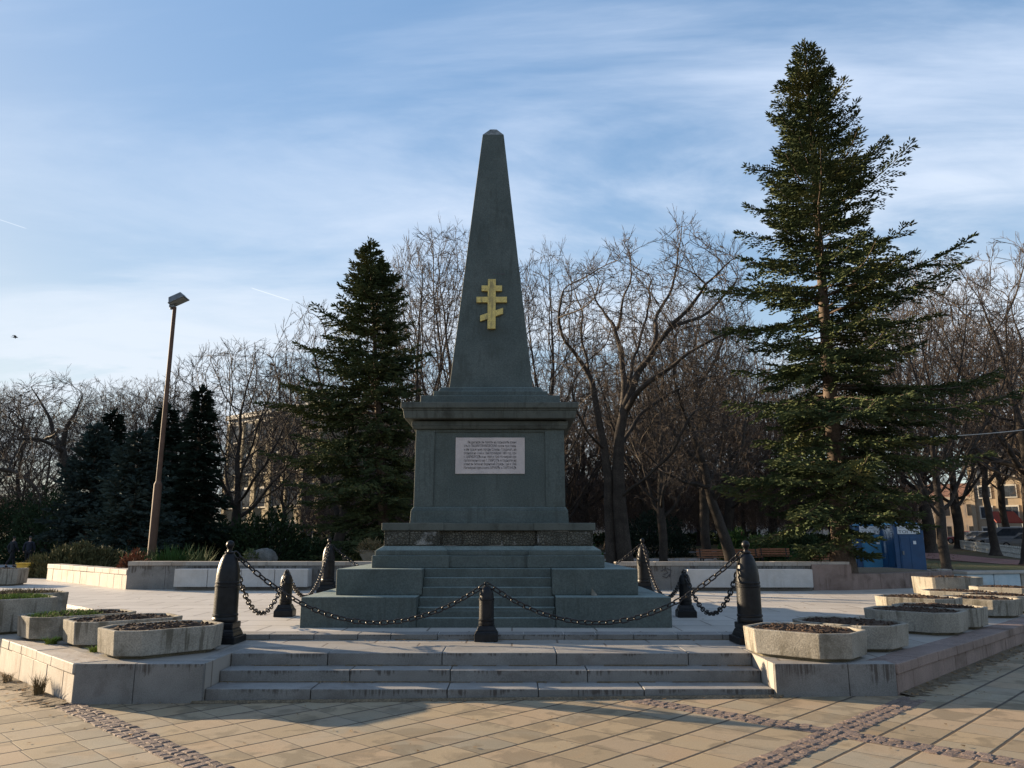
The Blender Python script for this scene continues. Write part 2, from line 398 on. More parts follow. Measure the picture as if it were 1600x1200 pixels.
m_red = leafmat('russet_leaves', (0.12, 0.045, 0.025), (0.20, 0.085, 0.045), None, 2)
m_yucca = leafmat('yucca_blades', (0.05, 0.075, 0.035), (0.11, 0.13, 0.06), None, 2)
m_grassy = leafmat('grass_blades', (0.07, 0.12, 0.022), (0.16, 0.21, 0.045), (0.26, 0.25, 0.07), 3)
m_drygrass = leafmat('dry_grass', (0.10, 0.075, 0.04), (0.19, 0.15, 0.085), None, 3)
m_leaf = leafmat('fallen_leaves', (0.10, 0.055, 0.025), (0.22, 0.14, 0.07), (0.34, 0.26, 0.16), 6)

PH_A, PH_B = -5.50, -3.05
def paver_mat():
    m, M, bs = newmat('sandstone_pavers')
    P = M.n('ShaderNodeNewGeometry').outputs['Position']
    s = M.n('ShaderNodeSeparateXYZ', {0: P}); wob = M.noise(P, 0.6, 2, 0.5)
    T = 0.40
    x, y = s.outputs[0], s.outputs[1]
    wv = M.math('MULTIPLY', M.math('SUBTRACT', wob, 0.5), 0.05)
    a = M.math('DIVIDE', M.math('ADD', M.math('MULTIPLY', M.math('ADD', x, y), 0.70711), M.math('ADD', wv, PH_A)), T)
    b = M.math('DIVIDE', M.math('ADD', M.math('MULTIPLY', M.math('SUBTRACT', y, x), 0.70711), PH_B), T)
    fb = M.math('FLOOR', b)
    sh = M.n('ShaderNodeTexWhiteNoise', {'W': fb}, noise_dimensions='1D').outputs['Value']
    a = M.math('ADD', a, M.math('MULTIPLY', M.math('SUBTRACT', sh, 0.5), 0.16))
    fa = M.math('FLOOR', a)
    ra = M.math('SUBTRACT', a, fa); rb = M.math('SUBTRACT', b, fb)
    da = M.math('MINIMUM', ra, M.math('SUBTRACT', 1.0, ra)); db = M.math('MINIMUM', rb, M.math('SUBTRACT', 1.0, rb))
    ids = M.n('ShaderNodeCombineXYZ', {0: fa, 1: fb, 2: 0.0}).outputs[0]
    wn = M.n('ShaderNodeTexWhiteNoise', {'Vector': ids}, noise_dimensions='3D')
    tint = M.ramp(wn.outputs['Value'], [(0.0, (0.225, 0.178, 0.115)), (0.3, (0.295, 0.228, 0.142)), (0.55, (0.25, 0.208, 0.143)), (0.78, (0.305, 0.226, 0.145)), (1.0, (0.205, 0.18, 0.132))])
    off = M.n('ShaderNodeVectorMath', {0: P, 1: M.n('ShaderNodeVectorMath', {0: wn.outputs['Color'], 'Scale': 5.0}, operation='SCALE').outputs[0]}, operation='ADD').outputs[0]
    n1 = M.noise(off, 2.3, 5, 0.55, 0.5); n2 = M.noise(P, 130, 3, 0.7); n3 = M.noise(P, 0.55, 5, 0.62, 0.5)
    c = M.mix(M.math('MULTIPLY', M.sstep(n1, 0.49, 0.60), 0.62), tint, (0.125, 0.10, 0.066))
    c = M.mix(M.math('MULTIPLY', M.sstep(n3, 0.5, 0.66), 0.4), c, (0.27, 0.255, 0.205))
    c = M.mix(M.math('MULTIPLY', M.sstep(M.noise(off, 1.5, 4, 0.6, 0.6), 0.55, 0.72), 0.3), c, (0.34, 0.215, 0.11))
    g = M.sstep(n2, 0.3, 0.7, 0.82, 1.14)
    c = M.mix(1.0, c, M.n('ShaderNodeCombineXYZ', {0: g, 1: g, 2: g}).outputs[0], 'MULTIPLY')
    nj = M.noise(P, 9.0, 4, 0.6)
    jw = M.math('MULTIPLY', nj, 0.035)
    jb = M.math('SUBTRACT', 1.0, M.sstep(M.math('SUBTRACT', db, jw), 0.0, 0.032))
    ja = M.math('SUBTRACT', 1.0, M.sstep(M.math('SUBTRACT', da, M.math('MULTIPLY', jw, 0.35)), 0.0, 0.014))
    ja = M.math('MULTIPLY', ja, 0.8)
    j = M.math('MAXIMUM', ja, jb)
    c = M.mix(j, c, (0.055, 0.042, 0.03))
    hgt = M.math('ADD', M.math('MULTIPLY', M.math('SUBTRACT', 1.0, j), 1.0), M.math('ADD', M.math('MULTIPLY', n2, 0.10), M.math('ADD', M.math('MULTIPLY', n1, 0.25), M.math('MULTIPLY', wn.outputs['Value'], 0.35))))
    setin(M, bs, color=c, rough=M.sstep(n1, 0.3, 0.7, 0.62, 0.85), spec=0.3, normal=M.n('ShaderNodeBump', {'Strength': 0.4, 'Distance': 0.010, 'Height': hgt}).outputs[0])
    return m
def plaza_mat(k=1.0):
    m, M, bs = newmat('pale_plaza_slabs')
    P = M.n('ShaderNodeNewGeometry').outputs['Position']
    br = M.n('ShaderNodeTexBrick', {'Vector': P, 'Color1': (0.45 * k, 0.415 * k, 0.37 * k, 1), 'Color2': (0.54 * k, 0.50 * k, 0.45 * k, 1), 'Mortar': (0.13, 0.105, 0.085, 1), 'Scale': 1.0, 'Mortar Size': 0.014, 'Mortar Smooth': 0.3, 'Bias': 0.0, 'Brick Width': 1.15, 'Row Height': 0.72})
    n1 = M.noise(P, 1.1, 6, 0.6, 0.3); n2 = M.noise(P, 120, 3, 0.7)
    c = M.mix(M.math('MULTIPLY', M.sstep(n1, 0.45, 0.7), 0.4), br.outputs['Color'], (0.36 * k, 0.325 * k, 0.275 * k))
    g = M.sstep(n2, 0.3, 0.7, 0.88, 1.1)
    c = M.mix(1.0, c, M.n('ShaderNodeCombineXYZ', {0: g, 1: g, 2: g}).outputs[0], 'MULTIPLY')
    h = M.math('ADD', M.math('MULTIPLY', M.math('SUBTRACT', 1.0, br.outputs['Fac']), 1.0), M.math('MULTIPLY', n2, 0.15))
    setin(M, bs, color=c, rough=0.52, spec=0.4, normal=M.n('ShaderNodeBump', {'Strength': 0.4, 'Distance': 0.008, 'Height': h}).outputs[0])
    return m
def ground_mat():
    m, M, bs = newmat('park_ground')
    P = M.n('ShaderNodeNewGeometry').outputs['Position']
    n = M.noise(P, 0.16, 6, 0.6, 0.5); n2 = M.noise(P, 2.2, 6, 0.7); n3 = M.noise(P, 14, 4, 0.7)
    c = M.ramp(n, [(0.38, (0.10, 0.075, 0.05)), (0.52, (0.13, 0.10, 0.062)), (0.6, (0.075, 0.085, 0.035))])
    c = M.mix(M.math('MULTIPLY', M.sstep(n2, 0.45, 0.65), 0.5), c, (0.17, 0.115, 0.065))
    c = M.mix(M.math('MULTIPLY', M.sstep(n3, 0.5, 0.62), 0.5), c, (0.05, 0.042, 0.03))
    setin(M, bs, color=c, rough=0.95, spec=0.15, normal=M.n('ShaderNodeBump', {'Strength': 0.8, 'Distance': 0.05, 'Height': n3}).outputs[0])
    return m
m_sett = stone('granite_setts', (0.125, 0.092, 0.077), (0.18, 0.135, 0.112), 7, 0.8, 0.7, 60, 0.3, stain=(0.10, 0.075, 0.06), stain_amt=0.6, world=True, stain_scale=5)
m_lawn = stone('winter_lawn', (0.055, 0.075, 0.028), (0.095, 0.085, 0.042), 1.2, 0.95, 0.8, 40, 0.5, world=True)
m_path = stone('asphalt_path', (0.25, 0.24, 0.23), (0.31, 0.295, 0.28), 0.8, 0.85, 0.2, 60, 0.15, world=True)
m_redpath = stone('red_paving', (0.25, 0.125, 0.105), (0.31, 0.165, 0.14), 1.5, 0.85, 0.3, 30, 0.2, world=True)
m_road = stone('asphalt', (0.055, 0.055, 0.055), (0.075, 0.073, 0.07), 1.0, 0.85, 0.2, 60, 0.2, world=True)
m_kerb = stone('kerb_stone', (0.30, 0.28, 0.25), (0.37, 0.345, 0.31), 2, 0.8, 0.3, 60, 0.2, world=True)
m_bed = stone('sett_bedding', (0.10, 0.077, 0.064), (0.135, 0.105, 0.087), 4, 0.95, 0.6, 50, 0.3, world=True)
m_dirt = stone('gutter_dirt', (0.10, 0.078, 0.052), (0.15, 0.115, 0.075), 4, 0.95, 0.9, 50, 0.4, world=True)
m_paver = paver_mat(); m_plaza = plaza_mat(.92); m_ground = ground_mat()

# ------------------------------------------------------------------ ground sheets
def sheet(name, xs, ys, dz, mat, zf=None, kind='structure'):
    zf = zf or zt
    V = [(x, y, zf(x, y) + dz) for y in ys for x in xs]; n = len(xs)
    Fc = [(j * n + i, j * n + i + 1, (j + 1) * n + i + 1, (j + 1) * n + i) for j in range(len(ys) - 1) for i in range(n - 1)]
    me = bpy.data.meshes.new(name); me.from_pydata(V, [], Fc); me.update()
    return struct(name, me, mat)
sheet('ground', [-1500, -400, -150, -60, -30, -20, -12, -6, 0, 6, 12, 20, 30, 60, 150, 400, 1500], [-300, -40, -12, 0, 8, 14, 20, 28, 35, 45, 60, 75, 90, 140, 300, 800, 2000], -0.03, m_ground)
sheet('square_pavement', [-20, -12, 0, 12, 20], [-12, 0, 8, 21], 0.0, m_paver)

Z3, Z4 = 0.3516, 0.4154
Q = 0.70711
def polyup(name, poly, z0, z1, mat):
    mb = MB(); mb.prism(poly, z0, z1); return struct(name, mb, mat)
# ------------------------------------------------------------------ terrace: lower border, upper plaza, steps
XL, XR, YF = -4.54, 3.99, 8.41
border = [(XL, YF), (-3.2, YF), (-3.2, 9.18), (2.73, 9.18), (2.73, YF), (XR, YF), (XR + 12.2, YF + 12.2), (16.2, 23.5), (10.3, 21.0), (8.43, 19.7), (-9.72, 19.95), (-15.4, 26.5), (-19, 26.5), (-19, YF + 14.46)]
ins = 0.05
b2 = [(x, y + (ins if y < 9 else .14 if y < 9.2 else 0)) for x, y in border]
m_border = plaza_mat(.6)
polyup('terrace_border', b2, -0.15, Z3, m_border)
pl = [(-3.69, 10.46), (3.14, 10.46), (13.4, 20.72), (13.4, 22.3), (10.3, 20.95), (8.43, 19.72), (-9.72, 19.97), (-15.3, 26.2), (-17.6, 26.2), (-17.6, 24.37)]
polyup('plaza_pavement', pl, Z3 - 0.05, Z4, m_plaza)
# nosing blocks of the low step under the plaza
mb = MB(); rnd = random.Random(5); x = -3.69
while x < 3.1:
    L = min(rnd.uniform(0.42, 0.62), 3.14 - x); mb.box(x + 0.004, x + L - 0.004, 10.40, 10.72, Z3 - 0.02, Z4 + 0.004 + rnd.uniform(-.0015, .0015)); x += L
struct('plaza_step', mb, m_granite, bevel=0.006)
# entrance steps: three rows of granite blocks
for k, (y0, y1, z0, z1, seed) in enumerate([(8.47, 8.97, -0.12, 0.094, 1), (8.866, 9.32, 0.05, 0.220, 2), (9.176, 9.75, 0.18, Z3 + 0.004, 3)]):
    rnd = random.Random(seed); mb = MB(); x = -3.195
    lens = [1.42, 1.1, 1.5, 0.95, 1.3]
    while x < 2.71:
        L = rnd.choice(lens); L = L if 2.725 - x - L > 0.5 else 2.725 - x
        mb.box(x + 0.004, x + L - 0.004, y0 + rnd.uniform(-.004, .004), y1, z0, z1 + rnd.uniform(-.003, .003)); x += L
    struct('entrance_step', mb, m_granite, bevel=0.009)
mb = MB(); mb.box(-3.19, 2.72, 8.50, 8.96, -.13, .06); mb.box(-3.19, 2.72, 8.90, 9.21, -.1, .19); mb.box(-3.19, 2.72, 9.214, 9.228, .0, .335); struct('step_bedding', mb, m_backing)
mb = MB(); rnd = random.Random(41)          # thin broken dark strips where treads meet risers
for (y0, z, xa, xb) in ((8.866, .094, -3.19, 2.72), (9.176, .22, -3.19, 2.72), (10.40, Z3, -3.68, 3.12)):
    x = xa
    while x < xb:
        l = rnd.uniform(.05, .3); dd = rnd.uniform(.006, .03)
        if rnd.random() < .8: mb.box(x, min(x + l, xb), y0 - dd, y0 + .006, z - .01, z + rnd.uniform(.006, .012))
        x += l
struct('step_joint_strips', mb, m_dirt)

# ------------------------------------------------------------------ retaining walls of the terrace (each straight run is one thing)
def wall_run(name, label, A, B, z0, z1, cop, blocks, depth=0.3, over=0.02, seed=0, mat=None, matc=None, cat='wall', capblocks=(0.5, 0.75)):
    """A->B with the visible face on the right-hand side of the walking direction"""
    A = Vector((A[0], A[1], 0)); B = Vector((B[0], B[1], 0)); L = (B - A).length; ux = (B - A).normalized(); nrm = Vector((ux.y, -ux.x, 0))
    t = thing(name, label, cat, (A.x, A.y, 0), math.atan2(ux.y, ux.x)); rnd = random.Random(seed)
    core = MB(); core.box(0.01, L - 0.01, 0.012, depth - .01, z0 - 0.1, z1 - 0.01); link('core', core, m_backing, t)
    mb = MB(); x = 0; zc = z1 - cop
    while x < L - 1e-6:
        l = rnd.uniform(*blocks); l = l if L - x - l > blocks[0] * .6 else L - x
        mb.box(x + .003, x + l - .003, rnd.uniform(-.004, .004), depth * .7, z0 - .12, zc - .004 if cop else z1 + rnd.uniform(-.002, .002)); x += l
    link('facing', mb, mat or m_granite, t, bevel=0.007)
    if cop:
        mb = MB(); x = 0
        while x < L - 1e-6:
            l = rnd.uniform(*capblocks); l = l if L - x - l > capblocks[0] * .6 else L - x
            mb.box(x + .003, x + l - .003, -over + rnd.uniform(-.004, .004), depth, zc, z1 + rnd.uniform(-.003, .003)); x += l
        link('coping', mb, matc or m_coping, t, bevel=0.009)
    return t
wall_run('retaining_wall', 'grey granite wall left of the steps with concrete planters above it', (XL + .004, YF), (-3.2, YF), -0.06, Z3 + .002, 0, (0.55, 0.85), 0.32, seed=4)
wall_run('retaining_wall', 'grey granite wall right of the steps, stained brown along its top edge', (2.73, YF), (XR - .004, YF), -0.02, Z3 + .002, 0, (0.6, 0.95), 0.32, seed=9)
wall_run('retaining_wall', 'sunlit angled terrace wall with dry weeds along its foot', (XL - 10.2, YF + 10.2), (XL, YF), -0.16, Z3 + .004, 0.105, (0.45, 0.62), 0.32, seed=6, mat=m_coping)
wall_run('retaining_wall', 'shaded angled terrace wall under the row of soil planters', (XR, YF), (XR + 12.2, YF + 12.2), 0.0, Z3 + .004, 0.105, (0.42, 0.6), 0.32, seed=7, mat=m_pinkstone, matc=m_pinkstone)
# cheek stones beside the steps
for nm, xa, xb, lab in (('step_cheek', -3.36, -3.202, 'stone cheek closing the steps at their shaded end'), ('step_cheek', 2.732, 2.89, 'sunlit stone cheek at the end of the steps')):
    mb = MB(); mb.box(xa, xb, YF + .33, 9.9, -.1, Z3 + .003); tag(link(nm, mb, m_granite, bevel=.008), lab, 'kerb stone')

# gutter dirt along the angled walls
def strip_sheet(name, A, B, width, dz, mat, jag=0.5, seed=1, n=240):
    A = Vector(A); B = Vector(B); u = (B - A).normalized(); nr = Vector((u.y, -u.x)); rnd = random.Random(seed)
    V = []; Fc = []
    for i in range(n + 1):
        p = A + (B - A) * (i / n)
        wv = width * (0.75 + 0.5 * noise.noise((i * .10, seed, 0)) + .5 * noise.noise((i * .41, seed, 3))) + rnd.uniform(-jag, jag) * width * .3
        for k in (0, .5, 1):
            q = p + nr * wv * k; V.append((q.x, q.y, zt(q.x, q.y) + dz + (0.02 * (1 - k) if k < 1 else -.003)))
    for i in range(n):
        for k in range(2):
            a = i * 3 + k; Fc.append((a, a + 1, a + 4, a + 3))
    me = bpy.data.meshes.new(name); me.from_pydata(V, [], Fc); me.update()
    return tag(link(name, me, mat), kind='structure')
strip_sheet('gutter_dirt', (XL - 6, YF + 6), (XL - .02, YF - .02), 0.26, 0.006, m_dirt, seed=2)
strip_sheet('gutter_dirt', (XR + .02, YF + .02), (XR + 8, YF + 8), 0.22, 0.006, m_dirt, seed=3)
strip_sheet('gutter_dirt', (-3.3, YF - .002), (2.8, YF - .0), 0.05, 0.006, m_dirt, seed=4)

# ------------------------------------------------------------------ sett strips crossing the pavement
def setts(name, p0, p1, rows, wid, seed):
    rnd = random.Random(seed); p0 = Vector(p0); p1 = Vector(p1); u = (p1 - p0).normalized(); n = Vector((-u.y, u.x)); L = (p1 - p0).length
    mb = MB(); rw = wid / rows
    core = [(p0 + n * (wid / 2)), (p0 - n * (wid / 2)), (p1 - n * (wid / 2)), (p1 + n * (wid / 2))]
    for r in range(rows):
        s = rnd.uniform(-.05, 0)
        while s < L:
            l = rnd.uniform(.075, .125)
            c = p0 + u * (s + l / 2) + n * (-wid / 2 + rw * (r + .5)) + n * rnd.uniform(-.012, .012)
            a = rnd.uniform(-.12, .12); ca, sa = math.cos(a), math.sin(a); hx, hy = l * .48, rw * rnd.uniform(.42, .52); hh = rnd.uniform(.005, .013)
            vs = []; tilt = (rnd.uniform(-.05, .05), rnd.uniform(-.05, .05))
            for zz, f in ((-.02, 1), (hh * .55, .95), (hh, .70)):
                for sx, sy in ((-1, -1), (0, -1.1), (1, -1), (1.1, 0), (1, 1), (0, 1.1), (-1, 1), (-1.1, 0)):
                    x = sx * hx * f * rnd.uniform(.9, 1.05); y = sy * hy * f * rnd.uniform(.9, 1.05)
                    X = c.x + u.x * (x * ca - y * sa) + n.x * (x * sa + y * ca); Y = c.y + u.y * (x * ca - y * sa) + n.y * (x * sa + y * ca)
                    vs.append((X, Y, zt(X, Y) + zz + (tilt[0] * x + tilt[1] * y if zz > 0 else 0)))
            fs = [(b * 8 + i, b * 8 + (i + 1) % 8, b * 8 + 8 + (i + 1) % 8, b * 8 + 8 + i) for b in range(2) for i in range(8)] + [tuple(range(16, 24))]
            mb.add(vs, fs); s += l + rnd.uniform(.002, .012)
    o = struct(name, mb, m_sett)
    mb = MB(); mb.add([(p.x, p.y, zt(p.x, p.y) + .0025) for p in core], [(0, 1, 2, 3)]); struct(name + '_bedding', mb, m_bed)
def ab(a, b): return ((a - b) * Q, (a + b) * Q)
setts('sett_strip', ab(1.6, 2.95), ab(8.62, 2.95), 3, .25, 11)
setts('sett_strip', ab(6.78, 4.95), ab(6.78, 3.09), 3, .25, 12)
setts('sett_strip', ab(6.78, 2.81), ab(6.78, -1.5), 3, .25, 13)
setts('sett_strip', ab(2.71, 9.25), ab(2.71, 2.0), 3, .25, 14)

# ------------------------------------------------------------------ the monument
MX = -0.365; MY = 11.215 + 5.222 / 2
mon = thing('monument', 'tall grey green obelisk monument on a stepped pedestal with a brass cross and marble plaque', 'monument', (MX, MY, 0))
hw = 5.222 / 2; sx = 0.985                               # half width of base, half width of the stair
def cw(n): return mon
mb = MB()
d1 = hw; d2 = 4.428 / 2
zA, zB, zC = Z4 - .02, 0.831, 1.203
mb.box(-hw, -sx, -d1, d1, zA, zB); mb.box(sx, hw, -d1, d1, zA, zB); mb.box(-sx, sx, -d1 + .43, d1, zA, zB - .004)
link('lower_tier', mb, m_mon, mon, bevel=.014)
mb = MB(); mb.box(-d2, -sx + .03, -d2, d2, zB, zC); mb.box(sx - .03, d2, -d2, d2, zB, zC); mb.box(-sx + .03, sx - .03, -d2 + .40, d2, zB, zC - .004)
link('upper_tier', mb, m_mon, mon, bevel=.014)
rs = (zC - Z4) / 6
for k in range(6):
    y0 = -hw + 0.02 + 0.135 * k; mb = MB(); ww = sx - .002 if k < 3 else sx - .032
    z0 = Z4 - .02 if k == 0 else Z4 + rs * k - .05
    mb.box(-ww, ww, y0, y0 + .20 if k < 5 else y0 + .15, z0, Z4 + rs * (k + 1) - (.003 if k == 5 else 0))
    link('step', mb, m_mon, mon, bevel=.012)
mb = MB(); mb.box(-sx + .04, sx - .04, -hw + .12, -hw + .42, zA + .02, zB - .2); link('stair_core', mb, m_mon, mon)
# plinth: four projecting corner piers round a recessed core
def piers(name, W, inner, rec, z0, z1, mat, W2=None, bevel=.012):
    h = W / 2; h2 = (W2 or W) / 2; mb = MB()
    k = h - rec; k2 = h2 - rec
    mb.frus(0, 0, 2 * k, 2 * k, 2 * k2, 2 * k2, z0, z1 - .003)
    for sxg in (-1, 1):
        for syg in (-1, 1):
            a0, a1 = sxg * inner, sxg * h; b0, b1 = syg * inner, syg * h
            A0, A1 = sxg * (inner + (h - h2) * .8), sxg * h2; B0, B1 = syg * (inner + (h - h2) * .8), syg * h2
            vs = [(min(a0, a1), min(b0, b1), z0), (max(a0, a1), min(b0, b1), z0), (max(a0, a1), max(b0, b1), z0), (min(a0, a1), max(b0, b1), z0),
                  (min(A0, A1), min(B0, B1), z1), (max(A0, A1), min(B0, B1), z1), (max(A0, A1), max(B0, B1), z1), (min(A0, A1), max(B0, B1), z1)]
            mb.add(vs, [(3, 2, 1, 0), (4, 5, 6, 7), (0, 1, 5, 4), (1, 2, 6, 5), (2, 3, 7, 6), (3, 0, 4, 7)])
    return link(name, mb, mat, mon, bevel=bevel)
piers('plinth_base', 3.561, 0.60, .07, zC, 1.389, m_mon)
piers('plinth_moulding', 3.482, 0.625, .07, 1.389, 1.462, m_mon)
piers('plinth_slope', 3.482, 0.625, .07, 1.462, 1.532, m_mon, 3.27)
# rubble band: separate stone faces in the band
mb = MB(); h = 3.255 / 2
mb.frus(0, 0, 2 * h - .16, 2 * h - .16, 2 * h - .16, 2 * h - .16, 1.532, 1.766)
for s1 in (-1, 1):
    for s2 in (-1, 1):
        mb.box(min(s1 * .76, s1 * h), max(s1 * .76, s1 * h), min(s2 * .76, s2 * h), max(s2 * .76, s2 * h), 1.532, 1.766)
link('rubble_band', mb, m_rubble, mon, bevel=.01)
mb = MB(); rnd = random.Random(8)
for (xa, xb, yy) in ((-1.60, -.78, -h), (-.74, .74, -h + .08), (.78, 1.60, -h)):
    x = xa
    while x < xb - .05:
        l = rnd.uniform(.3, .62); l = l if xb - x - l > .25 else xb - x
        mb.box(x + .008, x + l - .008, yy - rnd.uniform(.008, .022), yy + .05, 1.545, 1.752); x += l
link('rubble_block', mb, m_rubble, mon, bevel=.014)
piers('slab', 3.33, 0.70, .03, 1.766, 1.884, m_mon_dark)
mb = MB(); mb.frus(0, 0, 2.56, 2.56, 2.54, 2.54, 1.884, 2.09); mb.frus(0, 0, 2.54, 2.54, 2.47, 2.47, 2.09, 2.149)
link('pedestal_base', mb, m_mon, mon, bevel=.01)
# pedestal with sunk panel between corner pilasters (front and the other three faces)
mb = MB(); W0, W1 = 2.462, 2.447; pw = .315; rc = .032
mb.frus(0, 0, W0 - 2 * rc, W0 - 2 * rc, W1 - 2 * rc, W1 - 2 * rc, 2.149, 3.417)
for s1 in (-1, 1):
    for s2 in (-1, 1):
        vs = []
        for W, z in ((W0, 2.149), (W1, 3.417)):
            o_, i_ = W / 2, W / 2 - pw
            xs = sorted((s1 * i_, s1 * o_)); ys = sorted((s2 * i_, s2 * o_))
            vs += [(xs[0], ys[0], z), (xs[1], ys[0], z), (xs[1], ys[1], z), (xs[0], ys[1], z)]
        mb.add(vs, [(3, 2, 1, 0), (4, 5, 6, 7), (0, 1, 5, 4), (1, 2, 6, 5), (2, 3, 7, 6), (3, 0, 4, 7)])
for ang in range(4):
    c, s = math.cos(ang * math.pi / 2), math.sin(ang * math.pi / 2)
    for (z0, z1) in ((3.375, 3.417), ):
        xs = W1 / 2 - pw + .002; y0 = -W1 / 2 + .004; y1 = -W1 / 2 + rc + .01
        vs = [(x * c - y * s, x * s + y * c, z) for z in (z0, z1) for (x, y) in ((-xs, y0), (xs, y0), (xs, y1), (-xs, y1))]
        mb.add(vs, [(3, 2, 1, 0), (4, 5, 6, 7), (0, 1, 5, 4), (1, 2, 6, 5), (2, 3, 7, 6), (3, 0, 4, 7)])
link('pedestal', mb, m_mon, mon, bevel=.008)
mb = MB(); mb.frus(0, 0, 2.53, 2.53, 2.58, 2.58, 3.417, 3.47); mb.frus(0, 0, 2.58, 2.58, 2.575, 2.575, 3.47, 3.545); mb.frus(0, 0, 2.40, 2.40, 2.40, 2.40, 3.545, 3.572)
link('architrave', mb, m_mon_dark, mon, bevel=.008)
mb = MB(); mb.frus(0, 0, 2.80, 2.80, 2.84, 2.84, 3.572, 3.70); mb.frus(0, 0, 2.84, 2.84, 2.86, 2.86, 3.70, 3.738); mb.frus(0, 0, 2.91, 2.91, 2.91, 2.91, 3.738, 3.838)
link('cornice', mb, m_mon_dark, mon, bevel=.014)
mb = MB(); mb.frus(0, 0, 2.35, 2.35, 2.33, 2.33, 3.838, 4.0); mb.frus(0, 0, 1.95, 1.95, 1.95, 1.95, 4.0, 4.115); mb.frus(0, 0, 1.82, 1.82, 1.72, 1.72, 4.115, 4.2)
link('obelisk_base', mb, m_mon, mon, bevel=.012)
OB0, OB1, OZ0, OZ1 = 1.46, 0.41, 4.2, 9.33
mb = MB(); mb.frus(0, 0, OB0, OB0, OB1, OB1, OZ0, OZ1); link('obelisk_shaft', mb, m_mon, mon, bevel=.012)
mb = MB(); mb.frus(0, 0, OB1 - .004, OB1 - .004, .13, .13, OZ1, OZ1 + .19); mb.frus(0, 0, .13, .13, .02, .02, OZ1 + .19, OZ1 + .225); link('obelisk_tip', mb, m_capstone, mon)
def face(x, z, off=0.0):
    """point on the front face of the shaft"""
    f = (z - OZ0) / (OZ1 - OZ0); return (x, -(OB0 + (OB1 - OB0) * f) / 2 - off, z)
cz0, cz1 = 5.30, 6.26
def facebox(mb, pts, o0, o1):
    n = len(pts); mb.add([face(x, z, o0) for x, z in pts] + [face(x, z, o1) for x, z in pts],
                         [tuple(range(n)), tuple(range(n, 2 * n))[::-1]] + [(i, n + i, n + (i + 1) % n, (i + 1) % n) for i in range(n)])
mb = MB(); H = cz1 - cz0
facebox(mb, [(-.072, cz0), (.072, cz0), (.072, cz1), (-.072, cz1)], -.01, .055)
facebox(mb, [(-.275, cz0 + H * .525), (.275, cz0 + H * .525), (.275, cz0 + H * .64), (-.275, cz0 + H * .64)], -.01, .05)
facebox(mb, [(-.185, cz0 + H * .755), (.185, cz0 + H * .755), (.185, cz0 + H * .87), (-.185, cz0 + H * .87)], -.01, .05)
facebox(mb, [(-.205, cz0 + H * .145), (.205, cz0 + H * .30), (.205, cz0 + H * .42), (-.205, cz0 + H * .265)], -.01, .046)
link('cross', mb, m_brass, mon, bevel=.004)
mb = MB()
for (xa, xb, dz_) in ((.02, .075, 0), (.09, .13, .004), (.145, .235, -.004)):
    facebox(mb, [(xa, cz1 + .115 + dz_), (xb, cz1 + .112 + dz_), (xb - .008, cz1 + .135 + dz_), (xa + .01, cz1 + .130 + dz_)], -.004, .003)
link('crack', mb, m_ink, mon)
# marble plaque and its eight lines of Cyrillic
pf = -2.449 / 2 + rc
mb = MB(); mb.box(-.565, .575, pf - .018, pf + .01, 2.685, 3.283); plq = link('plaque', mb, m_marble, mon, bevel=.004)
lines = ['Въздигнатъ въ паметь на падналитѣ воини', 'отъ 8. ПѢШИЙ ПРИМОРСКИЙ полкъ при главн.', 'и въ сражения предъ Сливн.-Градище, на', 'ревнаха на 11ий и 12ий Ноемврий 1885 год. при',
         'г. ЦАРИБРОДЪ и на 14ий и 15ий Ноемврий при', 'превземането на г. ПИРОТЪ и паднали на', 'ревна въ битка на Видинский Отрядъ 11ий и 17ий', 'Ноемврий при селата АРЧАРЪ и ГАЙТАНЦЪ']
for i, tx in enumerate(lines):
    o = link('inscription', text_mesh(tx, .062, .86 if i else .80, m_ink), None, plq)
    o.rotation_euler = (math.pi / 2, 0, 0); o.location = (.005 + (.03 if i == 0 else 0), pf - .0192, 3.185 - i * .0600)
# worn stone shard left on the tier
mb = MB(); mb.add([(0, 0, 0), (.14, .02, 0), (.13, .12, 0), (.01, .10, 0), (.015, .02, .15), (.06, .03, .10), (.09, .08, .06), (.02, .08, .13)], [(3, 2, 1, 0), (4, 5, 6, 7), (0, 1, 5, 4), (1, 2, 6, 5), (2, 3, 7, 6), (3, 0, 4, 7)])
sx0 = XA(924, 11.45, .84); tag(link('stone_shard', mb, m_conc, loc=(sx0, 11.47, .832)).scale.__setitem__(slice(0, 3), (.7, .7, .7)) or bpy.data.objects['stone_shard'], 'small broken pale stone lying on the lower tier of the monument', 'stone')

